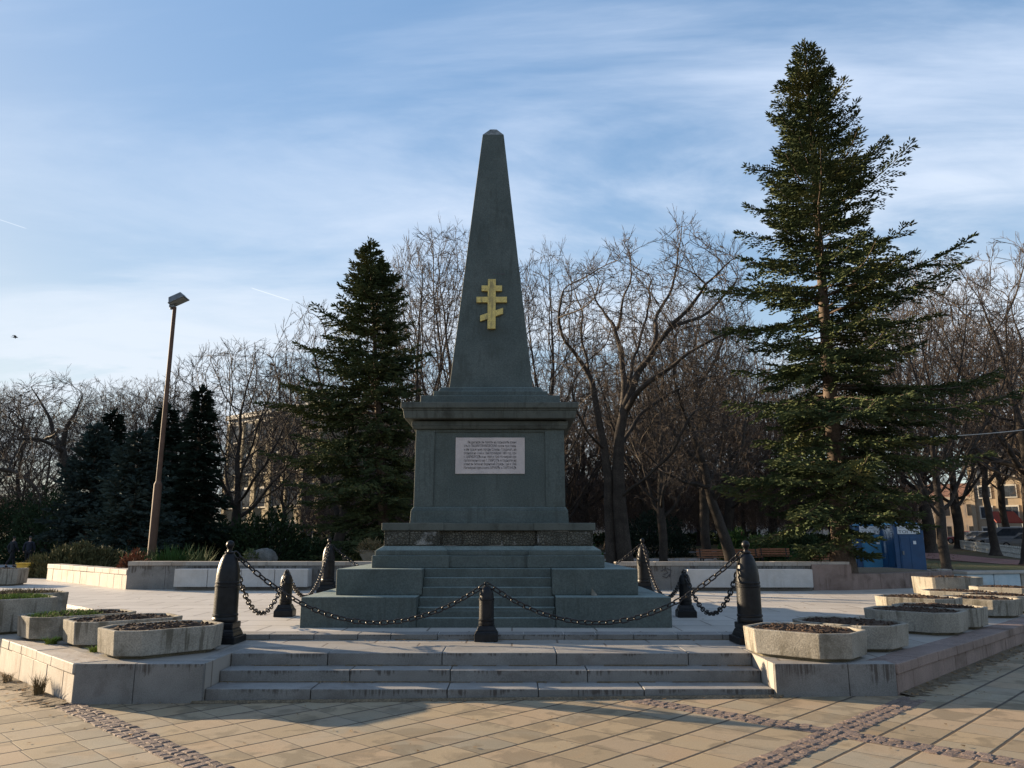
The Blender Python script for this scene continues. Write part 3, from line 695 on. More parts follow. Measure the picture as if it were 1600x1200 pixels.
# ------------------------------------------------------------------ bollards like old artillery shells, and their chains
def bollard_big(label):
    t = thing('shell_bollard', label, 'bollard', group='shell bollards round the monument')
    mb = MB(); mb.box(-.215, .215, -.215, .215, 0, .085); mb.frus(0, 0, .37, .37, .34, .34, .085, .14); mb.frus(0, 0, .34, .34, .30, .30, .14, .175); mb.frus(0, 0, .31, .31, .31, .31, .175, .25)
    link('base', mb, m_iron, t, bevel=.01)
    prof = [(.150, .25), (.156, .26), (.156, .30), (.150, .31), (.150, .318), (.158, .325), (.158, .345), (.149, .352), (.147, .68), (.153, .688), (.153, .705), (.146, .712), (.146, .722), (.153, .728), (.153, .742), (.146, .75),
            (.143, .82), (.134, .90), (.119, .97), (.098, 1.03), (.072, 1.08), (.045, 1.10), (.036, 1.115)]
    mb = MB(); mb.lathe(prof, 40); link('shell', mb, m_iron, t, smooth=True)
    mb = MB(); mb.lathe([(.04, 1.11), (.03, 1.125), (.027, 1.145), (.034, 1.158), (.034, 1.165)], 20); mb.ball((0, 0, 1.208), .052, 20, 12); link('finial', mb, m_iron, t, smooth=True)
    mb = MB(); mb.tube([(.05 * math.cos(a), .05 * math.sin(a), 1.11) for a in [2 * math.pi * i / 20 for i in range(20)]], .012, 8, True); link('ring', mb, m_chain, t, smooth=True)
    return t
def bollard_small(label):
    t = thing('shell_bollard', label, 'bollard', group='shell bollards round the monument')
    mb = MB(); mb.box(-.15, .15, -.15, .15, 0, .10); mb.frus(0, 0, .29, .29, .25, .25, .10, .13); mb.frus(0, 0, .25, .25, .20, .20, .13, .19); link('base', mb, m_iron, t, bevel=.008)
    prof = [(.098, .19), (.102, .20), (.102, .235), (.096, .24), (.102, .25), (.102, .27), (.096, .275), (.096, .50), (.101, .505), (.101, .525), (.095, .53), (.092, .57), (.083, .61), (.068, .645), (.046, .67), (.022, .682)]
    mb = MB(); mb.lathe(prof, 36); link('shell', mb, m_iron, t, smooth=True)
    mb = MB(); mb.tube([(.026 * math.cos(a), 0, .705 + .026 * math.sin(a)) for a in [2 * math.pi * i / 16 for i in range(16)]], .009, 8, True); link('ring', mb, m_chain, t, smooth=True)
    return t
BP = dict(fl=(-3.64, 10.14, Z3), fr=(3.0, 10.08, Z3), fm=(-.33, 10.33, Z3), sl=(-3.67, 12.9, Z4), sr=(2.79, 12.8, Z4), bl=(-4.40, 18.9, Z4), br=(3.06, 18.4, Z4), bm=(-.7, 19.0, Z4))
bigb = bollard_big('tall dark shell bollard behind the leftmost front planter, chained on two sides'); bigb.location = BP['fl']
dup(bigb, BP['fr'], R(2), 'tall dark shell bollard behind the front planter right of the steps')
dup(bigb, BP['bl'], R(1), 'tall shell bollard by the far white bench slab, left of the monument')
dup(bigb, BP['br'], R(-2), 'tall shell bollard by the far wall with a scribble, right of the monument')
smb = bollard_small('short black shell bollard at the front in the middle of the steps'); smb.location = BP['fm']
dup(smb, BP['sl'], R(4), 'short sunlit shell bollard beside the monument, left of its base')
dup(smb, BP['sr'], R(-3), 'short black shell bollard in the shade of the monument, right of its base')

def link_mesh():
    mb = MB(); L, r, wr = .074, .029, .0102; pts = []
    for i in range(8):
        a = -math.pi / 2 + math.pi * i / 7; pts.append((L / 2 - r / 2 + r * math.cos(a), r * math.sin(a), 0))
    for i in range(8):
        a = math.pi / 2 + math.pi * i / 7; pts.append((-L / 2 + r / 2 + r * math.cos(a), r * math.sin(a), 0))
    mb.tube(pts, wr, 7, True); return mb
def chain(label, A, B, sag, seed=0):
    A = Vector(A); B = Vector(B); n = 260
    pts = [A.lerp(B, i / n) - Vector((0, 0, 4 * sag * (i / n) * (1 - i / n))) for i in range(n + 1)]
    cum = [0]
    for i in range(n): cum.append(cum[-1] + (pts[i + 1] - pts[i]).length)
    pitch = .088; k = int(cum[-1] / pitch); pitch = cum[-1] / k
    lm = link_mesh(); mb = MB(); rnd = random.Random(seed); j = 0
    for q in range(k):
        s = (q + .5) * pitch
        while cum[j + 1] < s: j += 1
        p = pts[j].lerp(pts[j + 1], (s - cum[j]) / (cum[j + 1] - cum[j])); t = (pts[j + 1] - pts[j]).normalized()
        side = t.cross(Vector((0, 0, 1))).normalized(); up = side.cross(t)
        a = (math.pi / 4 if q % 2 else -math.pi / 4) + rnd.uniform(-.22, .22)
        e = side * math.cos(a) + up * math.sin(a); f = t.cross(e)
        mb.add([p + t * v[0] + e * v[1] + f * v[2] for v in lm.v], lm.f)
    o = link('chain', mb, m_chain, smooth=False); o.data.polygons.foreach_set('use_smooth', [True] * len(o.data.polygons))
    return tag(o, label, 'chain', 'chains between the bollards')
def at(b, dx, dy, dz): x, y, z = BP[b]; return (x + dx, y + dy, z + dz)
chain('long chain sagging from the tall left front bollard to the short middle bollard', at('fl', .06, 0, 1.11), at('fm', -.02, 0, .70), .66, 1)
chain('long chain sagging from the short middle bollard to the tall right front bollard', at('fm', .02, 0, .70), at('fr', -.06, 0, 1.11), .66, 2)
chain('deeply sagging chain from the tall left front bollard back to the short sunlit bollard', at('fl', .03, .05, 1.10), at('sl', 0, -.02, .70), .70, 3)
chain('deeply sagging chain from the tall right front bollard back to the short shaded bollard', at('fr', -.03, .05, 1.10), at('sr', 0, -.02, .70), .70, 4)
chain('chain from the short sunlit bollard to the tall bollard by the far bench slab', at('sl', 0, .02, .70), at('bl', .02, -.05, 1.10), .74, 5)
chain('chain from the short shaded bollard to the tall bollard by the scribbled wall', at('sr', 0, .02, .70), at('br', .02, -.05, 1.10), .74, 6)
chain('chain running behind the monument from the tall bollard on its left', at('bl', .05, 0, 1.10), at('bm', 0, 0, .70), .70, 7)
chain('chain running behind the monument from the tall bollard on its right', at('br', -.05, 0, 1.10), at('bm', 0, 0, .70), .70, 8)
dup(smb, BP['bm'], 0, 'short shell bollard hidden behind the monument')

# ------------------------------------------------------------------ concrete planters
def octo(a, b, c):
    return [(a, -b + c), (a, b - c), (a - c, b), (-a + c, b), (-a, b - c), (-a, -b + c), (-a + c, -b), (a - c, -b)]
def planter(label, x, y, z, a=.62, b=.46, c=.22, h=.33, rz=0.0, fill='soil', seed=0, lip=.05, group='concrete planters along the terrace edge', fillh=0.0):
    t = thing('concrete_planter', label, 'planter', (x, y, z), rz, group); rnd = random.Random(seed)
    P1 = octo(a * .97, b * .97, c); P2 = octo(a, b, c * 1.02); Pi = octo(a - lip, b - lip, c - lip * .4); Pf = octo(a * .86, b * .86, c * .9)
    V = [(px, py, .035) for px, py in P1] + [(px, py, h) for px, py in P2] + [(px, py, h) for px, py in Pi] + [(px, py, h - .12) for px, py in Pi]
    Fc = [tuple(range(8))[::-1]]
    for r in range(3):
        for i in range(8):
            j = (i + 1) % 8; Fc.append((r * 8 + i, r * 8 + j, r * 8 + 8 + j, r * 8 + 8 + i))
    mb = MB(); mb.add(V, Fc); link('trough', mb, m_conc, t, bevel=.010)
    mb = MB(); mb.prism(Pf, -.01, .04); link('foot', mb, m_concfoot, t)
    # lumpy soil
    nr, na = 12, 44; V = [(0, 0, h - .02)]; Fc = []
    def rad(ang):
        best = 9
        for i in range(8):
            x1, y1 = Pi[i]; x2, y2 = Pi[(i + 1) % 8]; dx, dy = math.cos(ang), math.sin(ang); den = dx * (y2 - y1) - dy * (x2 - x1)
            if abs(den) > 1e-9:
                tt = (x1 * (y2 - y1) - y1 * (x2 - x1)) / den
                if tt > 0: best = min(best, tt)
        return best
    for r in range(1, nr + 1):
        for k in range(na):
            an = 2 * math.pi * k / na; q = rad(an) * r / nr * (.996 if r == nr else 1); xx, yy = q * math.cos(an), q * math.sin(an)
            zz = h - .030 + fillh + .038 * (1 - (r / nr) ** 2) + .030 * noise.noise((xx * 9 + seed * 7, yy * 9, seed)) + .022 * noise.noise((xx * 24, yy * 24, seed * 3.1))
            V.append((xx, yy, zz))
    for k in range(na): Fc.append((0, 1 + k, 1 + (k + 1) % na))
    for r in range(nr - 1):
        for k in range(na):
            o_ = 1 + r * na; Fc.append((o_ + k, o_ + na + k, o_ + na + (k + 1) % na, o_ + (k + 1) % na))
    mb = MB(); mb.add(V, Fc)
    for q in range(90):
        an = rnd.uniform(0, 6.28); rr = math.sqrt(rnd.random()) * .9 * rad(an); s = rnd.uniform(.008, .022)
        o_ = len(mb.v); mb.ball((rr * math.cos(an), rr * math.sin(an), h + fillh - .020 + .034 * (1 - (rr / rad(an)) ** 2)), s, 6, 4, (1, rnd.uniform(.7, 1.2), rnd.uniform(.6, 1)))
        for i in range(o_, len(mb.v)): mb.v[i] = tuple(v + rnd.uniform(-.006, .006) for v in mb.v[i])
    link('soil', mb, m_soil, t)
    if fill != 'soil':
        amt = {'grass': 3000, 'halfgrass': 1500, 'dry': 800}[fill]; Vq = []
        for q in range(amt):
            an = rnd.uniform(0, 6.28); rr = math.sqrt(rnd.random()) * .95 * rad(an); xx, yy = rr * math.cos(an), rr * math.sin(an)
            if fill == 'halfgrass' and xx > .1 + .25 * noise.noise((xx * 3, yy * 3, seed)): continue
            hh = rnd.uniform(.02, .065) * (1.0 if fill != 'dry' else 1.3); aa = rnd.uniform(0, 6.28); lx, ly = math.cos(aa) * .006, math.sin(aa) * .006; tx, ty = rnd.uniform(-.05, .05), rnd.uniform(-.05, .05)
            zb = h - .04 + fillh + .03 * (1 - (rr / rad(an)) ** 2)
            Vq.append([(xx - lx, yy - ly, zb), (xx + lx, yy + ly, zb), (xx + lx * .3 + tx, yy + ly * .3 + ty, zb + hh), (xx - lx * .3 + tx, yy - ly * .3 + ty, zb + hh)])
        tag(link('grass' if fill != 'dry' else 'dry_grass', quads_mesh('planter_grass', Vq), m_grassy if fill != 'dry' else m_drygrass, t), kind='stuff')
    return t
def Lp(t_, p_): return (Q * (p_ - t_), Q * (p_ + t_))
def Rp(t_, p_): return (Q * (t_ - p_), Q * (t_ + p_))
# left row (long axis square to the wall)
planter('low planter of bare soil at the corner left of the steps', *Lp(9.42, 3.70), Z3, .62, .47, .21, .30, R(45 + 1), seed=1)
planter('low planter of bare soil second from the steps on the left side', *Lp(10.72, 3.72), Z3, .64, .44, .18, .30, R(45 - 2), seed=2)
planter('low planter half covered with short green grass in front of the taller grassy one', *Lp(11.80, 3.50), Z3, .66, .44, .18, .30, R(45 + 2), 'halfgrass', seed=3)
planter('tall planter with sunlit green grass on the angled left wall', *Lp(13.03, 3.0), Z3, .48, .44, .10, .47, R(45 - 1), 'grass', seed=4)
planter('tall planter with dry grass at its far end, behind the green grassy one', *Lp(14.15, 3.3), Z3, .62, .45, .10, .47, R(45), 'dry', seed=5)
planter('weathered planter behind the dry grass one at the left picture edge', *Lp(15.3, 3.4), Z3, .66, .45, .14, .40, R(45 + 2), 'dry', seed=6)
planter('lone grey stone planter far across the plaza near the yellow bin', -14.25, 21.95, Z4, .62, .52, .14, .45, R(12), seed=7, group='')
# right row
planter('octagonal soil planter with a sunlit side next to the steps on the right', *Rp(8.72, 4.07), Z3, .61, .49, .24, .295, R(-45 + 3), seed=11)
planter('octagonal planter in shade tucked behind the sunlit one by the steps', *Rp(9.86, 4.02), Z3, .61, .49, .24, .295, R(-45 - 2), seed=12)
planter('octagonal soil planter wholly in shade at the middle of the right row', *Rp(12.15, 4.0), Z3, .62, .50, .24, .30, R(-45 + 2), seed=13)
planter('soil planter half in sun just behind the shaded middle one of the right row', *Rp(13.15, 3.98), Z3, .60, .47, .22, .295, R(-45), seed=14)
planter('sunlit soil planter set slightly further in behind the half sunlit one', *Rp(14.25, 4.62), Z4 - .02, .62, .48, .24, .30, R(-45 + 4), seed=15)
planter('soil planter near the far end of the right row, sunlit on its left side', *Rp(15.5, 4.05), Z3, .61, .49, .24, .295, R(-45 - 2), seed=16)
planter('sunlit soil planter in front of the tall pale box planter', *Rp(17.3, 4.85), Z3, .62, .48, .22, .30, R(-45 + 2), seed=17)
planter('last shaded planter of the right row cut by the picture edge', *Rp(16.75, 4.0), Z3, .60, .48, .22, .295, R(-45), seed=18)
planter('sunlit planter behind the last one at the right picture edge', *Rp(18.9, 4.4), Z3, .62, .48, .22, .33, R(-45), seed=19)
planter('tall pale box planter with bright sunlit end in the middle distance', 9.75, 17.75, Z4, .62, .40, .05, .41, R(8), seed=20)

# ------------------------------------------------------------------ walls and slab benches at the back of the plaza
WT = 1.10
wl = wall_run('plaza_wall', 'long grey stone wall behind the plaza left of the monument, with a white slab bench', (-9.72, 19.97), (-1.2, 19.9), Z4, WT, .10, (.9, 1.3), .42, seed=21, matc=m_coping, capblocks=(1.0, 1.5))
wall_run('plaza_wall', 'low sunlit stone wall slanting away at the left edge of the plaza', (-14.7, 25.0), (-9.74, 20.0), Z4, .90, .13, (.45, .62), .40, seed=22, mat=m_coping)
wr = wall_run('plaza_wall', 'stone wall behind the plaza right of the monument, with a black scribble and white slabs', (2.6, 19.75), (8.43, 19.7), Z4, WT, .10, (.9, 1.4), .42, seed=23, matc=m_coping, capblocks=(.9, 1.3))
def slab_bench(label, x0, x1, y, n, z0=.50, z1=.93, dep=.42):
    t = thing('slab_bench', label, 'bench', (x0, y, 0)); L = (x1 - x0) / n
    for k in range(n):
        mb = MB(); mb.box(k * L + .006, (k + 1) * L - .006, -dep, -.012, z0, z1 - .0); link('slab', mb, m_bench, t, bevel=.012)
    mb = MB(); mb.box(-.02, x1 - x0 + .02, -dep + .16, -.012, Z4 - .05, z0 - .004); link('plinth', mb, m_granite, t)
    return t
slab_bench('white stone slab bench along the far wall left of the monument', XA(271, 19.5, .7), XA(481, 19.5, .7), 19.93, 4)
slab_bench('white stone slab bench along the far wall right of the monument', XA(1073, 19.4, .7), XA(1268, 19.4, .7), 19.70, 2)
# pinkish end of the right wall
mb = MB(); mb.box(0, .98, .0, .5, Z4 - .1, WT - .06); mb2 = MB()
tag(link('wall_end_block', mb, m_pinkstone, loc=(7.47, 19.655, 0), bevel=.01), 'pinkish granite block ending the wall beside the spruce trunk', 'wall')
# scribble on the right wall
mb = MB(); rnd = random.Random(3); gx = XA(1034, 19.7, .8)
for s in ([(0, .10), (.10, .16), (.16, .06), (.05, .02)], [(.02, -.02), (.12, -.06), (.20, .02)], [(.14, .17), (.24, .12), (.20, -.04)]):
    mb.tube([(gx - 2.6 + x, -.006, .77 + z) for x, z in s], .012, 5)
link('graffiti', mb, m_ink, wr)
# raised bed with a low kerb around the spruce
bed = [(8.46, 19.75), (10.55, 20.75), (13.2, 22.4), (13.2, 27.5), (8.0, 27.5), (8.0, 20.2)]
def kerb_run(name, label, pts, z0, z1, wdt, mat, cat='kerb'):
    t = thing(name, label, cat)
    mb = MB()
    for i in range(len(pts) - 1):
        A = Vector((*pts[i], 0)); B = Vector((*pts[i + 1], 0)); u = (B - A).normalized(); n = Vector((-u.y, u.x, 0)); L = (B - A).length; x = 0; rnd = random.Random(i)
        while x < L - 1e-6:
            l = rnd.uniform(.7, 1.1); l = l if L - x - l > .4 else L - x
            mb.obox(A + u * (x + .003) + Vector((0, 0, z0)), u, n, l - .006, wdt, z1 - z0 + rnd.uniform(-.004, .004)); x += l
    link('kerb_block', mb, mat, t, bevel=.012); return t
kerb_run('bed_kerb', 'low weathered kerb round the bed of the big spruce', [(8.44, 19.66), (10.55, 20.70), (13.2, 22.3)], Z4 - .1, .80, .34, m_pinkstone)
mb = MB(); mb.prism([(8.2, 20.1), (10.4, 21.0), (13.0, 22.6), (13.0, 27.4), (8.0, 27.4)], 0, .72); struct('spruce_bed', mb, m_dirt)

# park floor behind: paths, lawns, beds
def patch(name, poly, dz, mat, kind='structure'):
    mb = MB(); mb.add([(x, y, zt(x, y) + dz) for x, y in poly], [tuple(range(len(poly)))]); return tag(link(name, mb, mat), kind=kind)
def band(name, pts, wid, dz, mat):
    V = []; n = len(pts)
    for i, p in enumerate(pts):
        p = Vector(p); t = (Vector(pts[min(i + 1, n - 1)]) - Vector(pts[max(i - 1, 0)])).normalized(); nr = Vector((-t.y, t.x))
        for k in (-.5, .5):
            q = p + nr * wid * k; V.append((q.x, q.y, zt(q.x, q.y) + dz))
    mb = MB(); mb.add(V, [(2 * i, 2 * i + 1, 2 * i + 3, 2 * i + 2)[::-1] for i in range(n - 1)]); return struct(name, mb, mat)
band('park_path', [(3, 41), (8, 40), (14, 38.5), (20, 36.5), (25, 34), (32, 29)], 6.0, 0.0, m_path)
band('park_path', [(-50, 47), (-36, 46.5), (-26, 46), (-20, 47)], 5, 0.0, m_path)
band('park_path', [(0, 50.5), (12, 51), (24, 51)], 4, 0.0, m_path)
band('park_path', [(0, 62), (14, 64), (26, 64)], 3, 0.0, m_path)
patch('lawn', [(20.3, 41), (27.0, 36.8), (28.3, 39.0), (27.5, 46), (22, 56), (17, 56)], 0.01, m_lawn)
patch('lawn', [(2, 45), (14, 45), (16, 52), (2, 50)], 0.005, m_lawn)
band('red_footpath', [(36, 33), (32.0, 39.5), (30.0, 45), (29.6, 52), (31.5, 62), (36, 78)], 4.4, 0.012, m_redpath)
kerb_run('path_kerb', 'low kerb along the grass by the red footpath', [(19.8, 40.6), (25, 37.6), (26.9, 36.6), (28.4, 38.6), (28.0, 44)], 0.0, .22, .22, m_kerb)
band('road', [(44, 104), (50, 72), (66, 46)], 10, 0.01, m_road)
# pale blue blocks beyond the right planters
t = thing('block_wall', 'low wall of pale blue painted blocks behind the right planters', 'wall', (XA(1512, 19.6, .6), 19.6, 0), R(14))
for k in range(6):
    mb = MB(); mb.box(k * .82, k * .82 + .80, 0, .4, Z4 - .2, .80); link('block', mb, m_bluepaint if k in (0, 1, 3, 5) else m_conc, t, bevel=.015)
mb = MB(); mb.box(-.02, 4.95, -.04, .44, .802, .87); link('coping', mb, m_kerb, t, bevel=.012)
mb = MB(); mb.box(0, .45, 0, .35, 0, .62); tag(link('stone_block', mb, m_coping, loc=(XA(1466, 24, .7), 24.0, .15), rz=.1, bevel=.02), 'small sunlit stone block behind the tall box planter', 'stone')

# ------------------------------------------------------------------ trees
class Rng(random.Random):
    def u(s, a, b): return s.uniform(a, b)
def polyl(pts, n):
    """resample with a smooth curve"""
    pts = [Vector(p) for p in pts]; out = []; m = len(pts) - 1
    for k in range(n + 1):
        x = k / n * m; i = min(int(x), m - 1); t = x - i
        p0 = pts[max(i - 1, 0)]; p1 = pts[i]; p2 = pts[i + 1]; p3 = pts[min(i + 2, m)]
        out.append(.5 * ((2 * p1) + (p2 - p0) * t + (2 * p0 - 5 * p1 + 4 * p2 - p3) * t * t + (3 * p1 - p0 - 3 * p2 + p3) * t ** 3))
    return out
def colonize(seed, chains, attr, step=.30, infl=3.0, kill=.55, iters=140, up=.10, jit=.16):
    """grow branches from given chains of points towards the attractor points; returns node positions and parents"""
    rs = np.random.RandomState(seed); pos = []; par = []
    for base, pts in chains:
        prev = base
        for p in pts: pos.append(np.array(p, dtype=float)); par.append(prev); prev = len(pos) - 1
    P = np.array(pos); A = np.array(attr, dtype=float)
    D2 = ((A[:, None, :] - P[None, :, :]) ** 2).sum(2); near = D2.argmin(1); nd = D2.min(1); kids = {}
    alive = nd > kill * kill
    A, near, nd = A[alive], near[alive], nd[alive]
    for it in range(iters):
        lim = infl if it > 12 else 99.0
        m = nd < lim * lim
        if not m.any(): break
        v = A[m] - np.array(pos)[near[m]]; v /= np.linalg.norm(v, axis=1, keepdims=True) + 1e-9
        ids, inv = np.unique(near[m], return_inverse=True); acc = np.zeros((len(ids), 3)); np.add.at(acc, inv, v)
        acc /= np.linalg.norm(acc, axis=1, keepdims=True) + 1e-9
        acc += rs.normal(0, jit, acc.shape); acc[:, 2] += up; acc /= np.linalg.norm(acc, axis=1, keepdims=True)
        new = []
        for i, d in zip(ids, acc):
            if kids.get(i, 0) >= 3: continue
            kids[i] = kids.get(i, 0) + 1; q = pos[i] + d * step
            pos.append(q); par.append(int(i)); new.append(q)
        if not new: break
        Nw = np.array(new); dn = ((A[:, None, :] - Nw[None, :, :]) ** 2).sum(2); j = dn.argmin(1); dm = dn.min(1); better = dm < nd
        near = np.where(better, len(pos) - len(new) + j, near); nd = np.where(better, dm, nd)
        keep = nd > kill * kill; A, near, nd = A[keep], near[keep], nd[keep]
        if len(A) == 0: break
    return np.array(pos), par
def skin_tree(seed, pos, par, rtip=.009, expo=2.25, rmax=None, minr=None, twig=.55, twlen=(.35, .8), rtw=.0065, flare=1.5, split=.035):
    rng = Rng(seed); n = len(par); ch = [[] for _ in range(n)]
    for i, p in enumerate(par):
        if p >= 0: ch[p].append(i)
    r = np.zeros(n)
    for i in range(n - 1, -1, -1):
        r[i] = rtip if not ch[i] else sum(r[c] ** expo for c in ch[i]) ** (1 / expo)
    if rmax:
        k = math.log(rmax / rtip) / math.log(max(r.max(), rtip * 1.01) / rtip); r = rtip * (r / rtip) ** k
    if minr is not None: r = np.maximum(r, minr)
    T = Tubes(); C = Tubes(); started = set(); stack = [i for i in range(n) if par[i] < 0]
    roots = set(stack)
    while stack:
        i = stack.pop(); line = [i] if par[i] < 0 else [par[i], i]; cur = i
        while ch[cur]:
            cs = sorted(ch[cur], key=lambda c: -r[c]); stack.extend(cs[1:]); cur = cs[0]; line.append(cur)
        pts = [Vector(pos[j]) for j in line]; rad = [r[j] for j in line]
        if par[i] >= 0: rad[0] = rad[1]
        if len(pts) > 3:      # soften the zigzag
            for _ in range(2): pts = [pts[0]] + [(pts[k - 1] + pts[k] * 2 + pts[k + 1]) / 4 for k in range(1, len(pts) - 1)] + [pts[-1]]
        if i in roots and flare: rad[0] *= flare; rad[1] *= 1 + (flare - 1) * .35
        # cut in thick and thin stretches
        k = 0
        while k < len(pts) - 1:
            thick = rad[k] > split; e = k + 1
            while e < len(pts) - 1 and (rad[e] > split) == thick: e += 1
            mean = rad[k]; sides = 12 if mean > .15 else 8 if mean > .06 else 5 if mean > .025 else 3
            (T if thick else C).add([tuple(p) for p in pts[k:e + 1]], rad[k:e + 1], sides); k = e
    # fine straight twigs on the thin wood
    for i in range(n):
        if r[i] < .028 and par[i] >= 0:
            d = Vector(pos[i] - pos[par[i]]).normalized()
            for q in range(2 if not ch[i] else 1):
                if ch[i] and rng.random() > twig: continue
                a = rng.u(.35, .95) if ch[i] else rng.u(.1, .5); az = rng.u(0, 6.283); u_ = d.cross(Vector((0, 0, 1))); u_ = u_.normalized() if u_.length > .01 else Vector((1, 0, 0)); v_ = d.cross(u_)
                dd = (d * math.cos(a) + (u_ * math.cos(az) + v_ * math.sin(az)) * math.sin(a) + Vector((0, 0, .18))).normalized(); L = rng.u(*twlen); p0 = Vector(pos[i]); p1 = p0 + dd * L * .55 + Vector((rng.gauss(0, .03), rng.gauss(0, .03), .02)); p2 = p0 + dd * L + Vector((rng.gauss(0, .06), rng.gauss(0, .06), .07 * L))
                C.add([tuple(p0), tuple(p1), tuple(p2)], [rtw * 1.15, rtw, rtw * .7], 3)
                for z_ in range(3):
                    f = rng.u(.25, .85); b0 = p0.lerp(p2, f); sgn = Vector((rng.gauss(0, 1), rng.gauss(0, 1), rng.gauss(.3, .7))).normalized(); e0 = b0 + (dd * .8 + sgn * .6).normalized() * L * rng.u(.3, .55)
                    C.add([tuple(b0), tuple(b0.lerp(e0, .5)), tuple(e0)], [rtw * .9, rtw * .8, rtw * .6], 3)
    return T.mesh('trunk'), C.mesh('crown')
def crown_points(seed, n, inside, box):
    rs = np.random.RandomState(seed); out = []
    while len(out) < n:
        q = rs.uniform(box[0], box[1], (400, 3))
        out += [p for p in q if inside(p)]
    return np.array(out[:n])
def bare_tree(seed, H, r, fork, rx, shape='round', n=1500, kill=.55, step=.3, up=.10, stems=1, low=None, off=(0, 0)):
    """generic leafless tree in its own axes"""
    rng = Rng(seed); zc = H * .62; rz = H * .385
    low = low if low is not None else fork * .95
    def inside(p):
        x, y, z = p[0] - off[0], p[1] - off[1], p[2]
        if z < low: return False
        lump = 1 + .26 * noise.noise(Vector((p[0] * .32 + seed, p[1] * .32, p[2] * .32)))
        if shape == 'vase':
            f = (z - low) / (H - low); lim = rx * (.25 + .95 * math.sin(min(1, f * 1.12) * math.pi * .62)) * (1 if f < .8 else math.sqrt(max(0, (1 - f) / .2)))
            return math.hypot(x, y) < lim * lump
        return (x / rx) ** 2 + (y / rx) ** 2 + ((z - zc) / rz) ** 2 < lump
    A = crown_points(seed, n, inside, ((-rx * 1.3 + off[0], -rx * 1.3 + off[1], low), (rx * 1.3 + off[0], rx * 1.3 + off[1], H)))
    chains = []
    for k in range(stems):
        o = Vector((rng.u(-.3, .3), rng.u(-.2, .2), 0)) * (0 if stems == 1 else 1); top = Vector((off[0] * .3 + rng.u(-.35, .35) * (1 if stems == 1 else 2.2), rng.u(-.35, .35), fork * (1 if k == 0 else .9)))
        chains.append((-1, [tuple(p) for p in polyl([o, o + Vector((0, 0, .4)), o.lerp(top, .55) + Vector((rng.u(-.15, .15), rng.u(-.15, .15), 0)), top], int(fork / step))]))
    pos, par = colonize(seed, chains, A, step, 3.2, kill, 150, up)
    return skin_tree(seed, pos, par, rtip=.011, rmax=r, rtw=.0095, twlen=(.4, .95), twig=.65)
def put_tree(name, label, tm, cm, loc, rz=0, scale=1.0, cat='tree', group=None, mt=None, mc=None):
    t = thing(name, label, cat, loc, rz, group); t.scale = scale if hasattr(scale, '__len__') else (scale,) * 3
    a = link('trunk', tm, mt or m_bark, t); b = link('crown', cm, mc or m_twig, t); return t

def px(px_, Y, z=None):
    z = zt(0, Y) if z is None else z; x = XA(px_, Y, z); return (x, Y, zt(x, Y) - .03)

# --- the large double-stemmed leafless tree right of the monument, limbs laid out after the photograph
def pixel_tree(label, Y, base_px, stems, limbs, blob, n, seed, kill=.5, dz=1.6, rmax=None, up=.06, step=.26, twig=.5):
    """stems, limbs: lists of (photo points with depth offset, radius); blob: photo outline of the crown"""
    def W(x, y, dy=0.0): X, Z = D(x, y, Y + dy); return Vector((X, Y + dy, Z))
    base = Vector((XA(base_px, Y, .1), Y, 0)); base.z = zt(base.x, Y) - .03
    chains = []; minr = []
    for pts, r, root in stems + limbs:
        w3 = [W(*p) - base for p in pts]; L = sum((w3[i + 1] - w3[i]).length for i in range(len(w3) - 1)); m = max(3, int(L / step)); q = polyl(w3, m); jr = random.Random(seed * 7 + len(chains)); q = [p + (Vector((jr.gauss(0, 1), jr.gauss(0, 1), jr.gauss(0, .6))) * step * (.30 if not root else .10) if 0 < k_ < len(q) - 1 else Vector()) for k_, p in enumerate(q)]
        parent = -1
        if not root:
            allp = [p for c in chains for p in c[1]]; dd = [(Vector(p) - q[0]).length for p in allp]; parent = int(np.argmin(dd)); q = q[1:]
        chains.append((parent, [tuple(p) for p in q])); minr += [r * (1 - (.55 if root else .96) * (i / len(q)) ** .85) for i in range(len(q))]
    P2 = [(x, y) for x, y in blob]
    def inpoly(x, y):
        c = False
        for (x1, y1), (x2, y2) in zip(P2, P2[1:] + P2[:1]):
            if (y1 > y) != (y2 > y) and x < (x2 - x1) * (y - y1) / (y2 - y1) + x1: c = not c
        return c
    rs = np.random.RandomState(seed); A = []; xs = [p[0] for p in P2]; ys = [p[1] for p in P2]
    while len(A) < n:
        x, y = rs.uniform(min(xs), max(xs)), rs.uniform(min(ys), max(ys))
        if inpoly(x, y): A.append(tuple(W(x, y, rs.normal(0, dz)) - base))
    pos, par = colonize(seed, chains, A, step, 3.0, kill, 120, up)
    mr = np.zeros(len(par)); mr[:len(minr)] = minr
    tm, cm = skin_tree(seed, pos, par, rtip=.011, expo=2.12, minr=mr, twig=twig, twlen=(.35, .85), rtw=.0085)
    return put_tree('bare_tree', label, tm, cm, tuple(base))
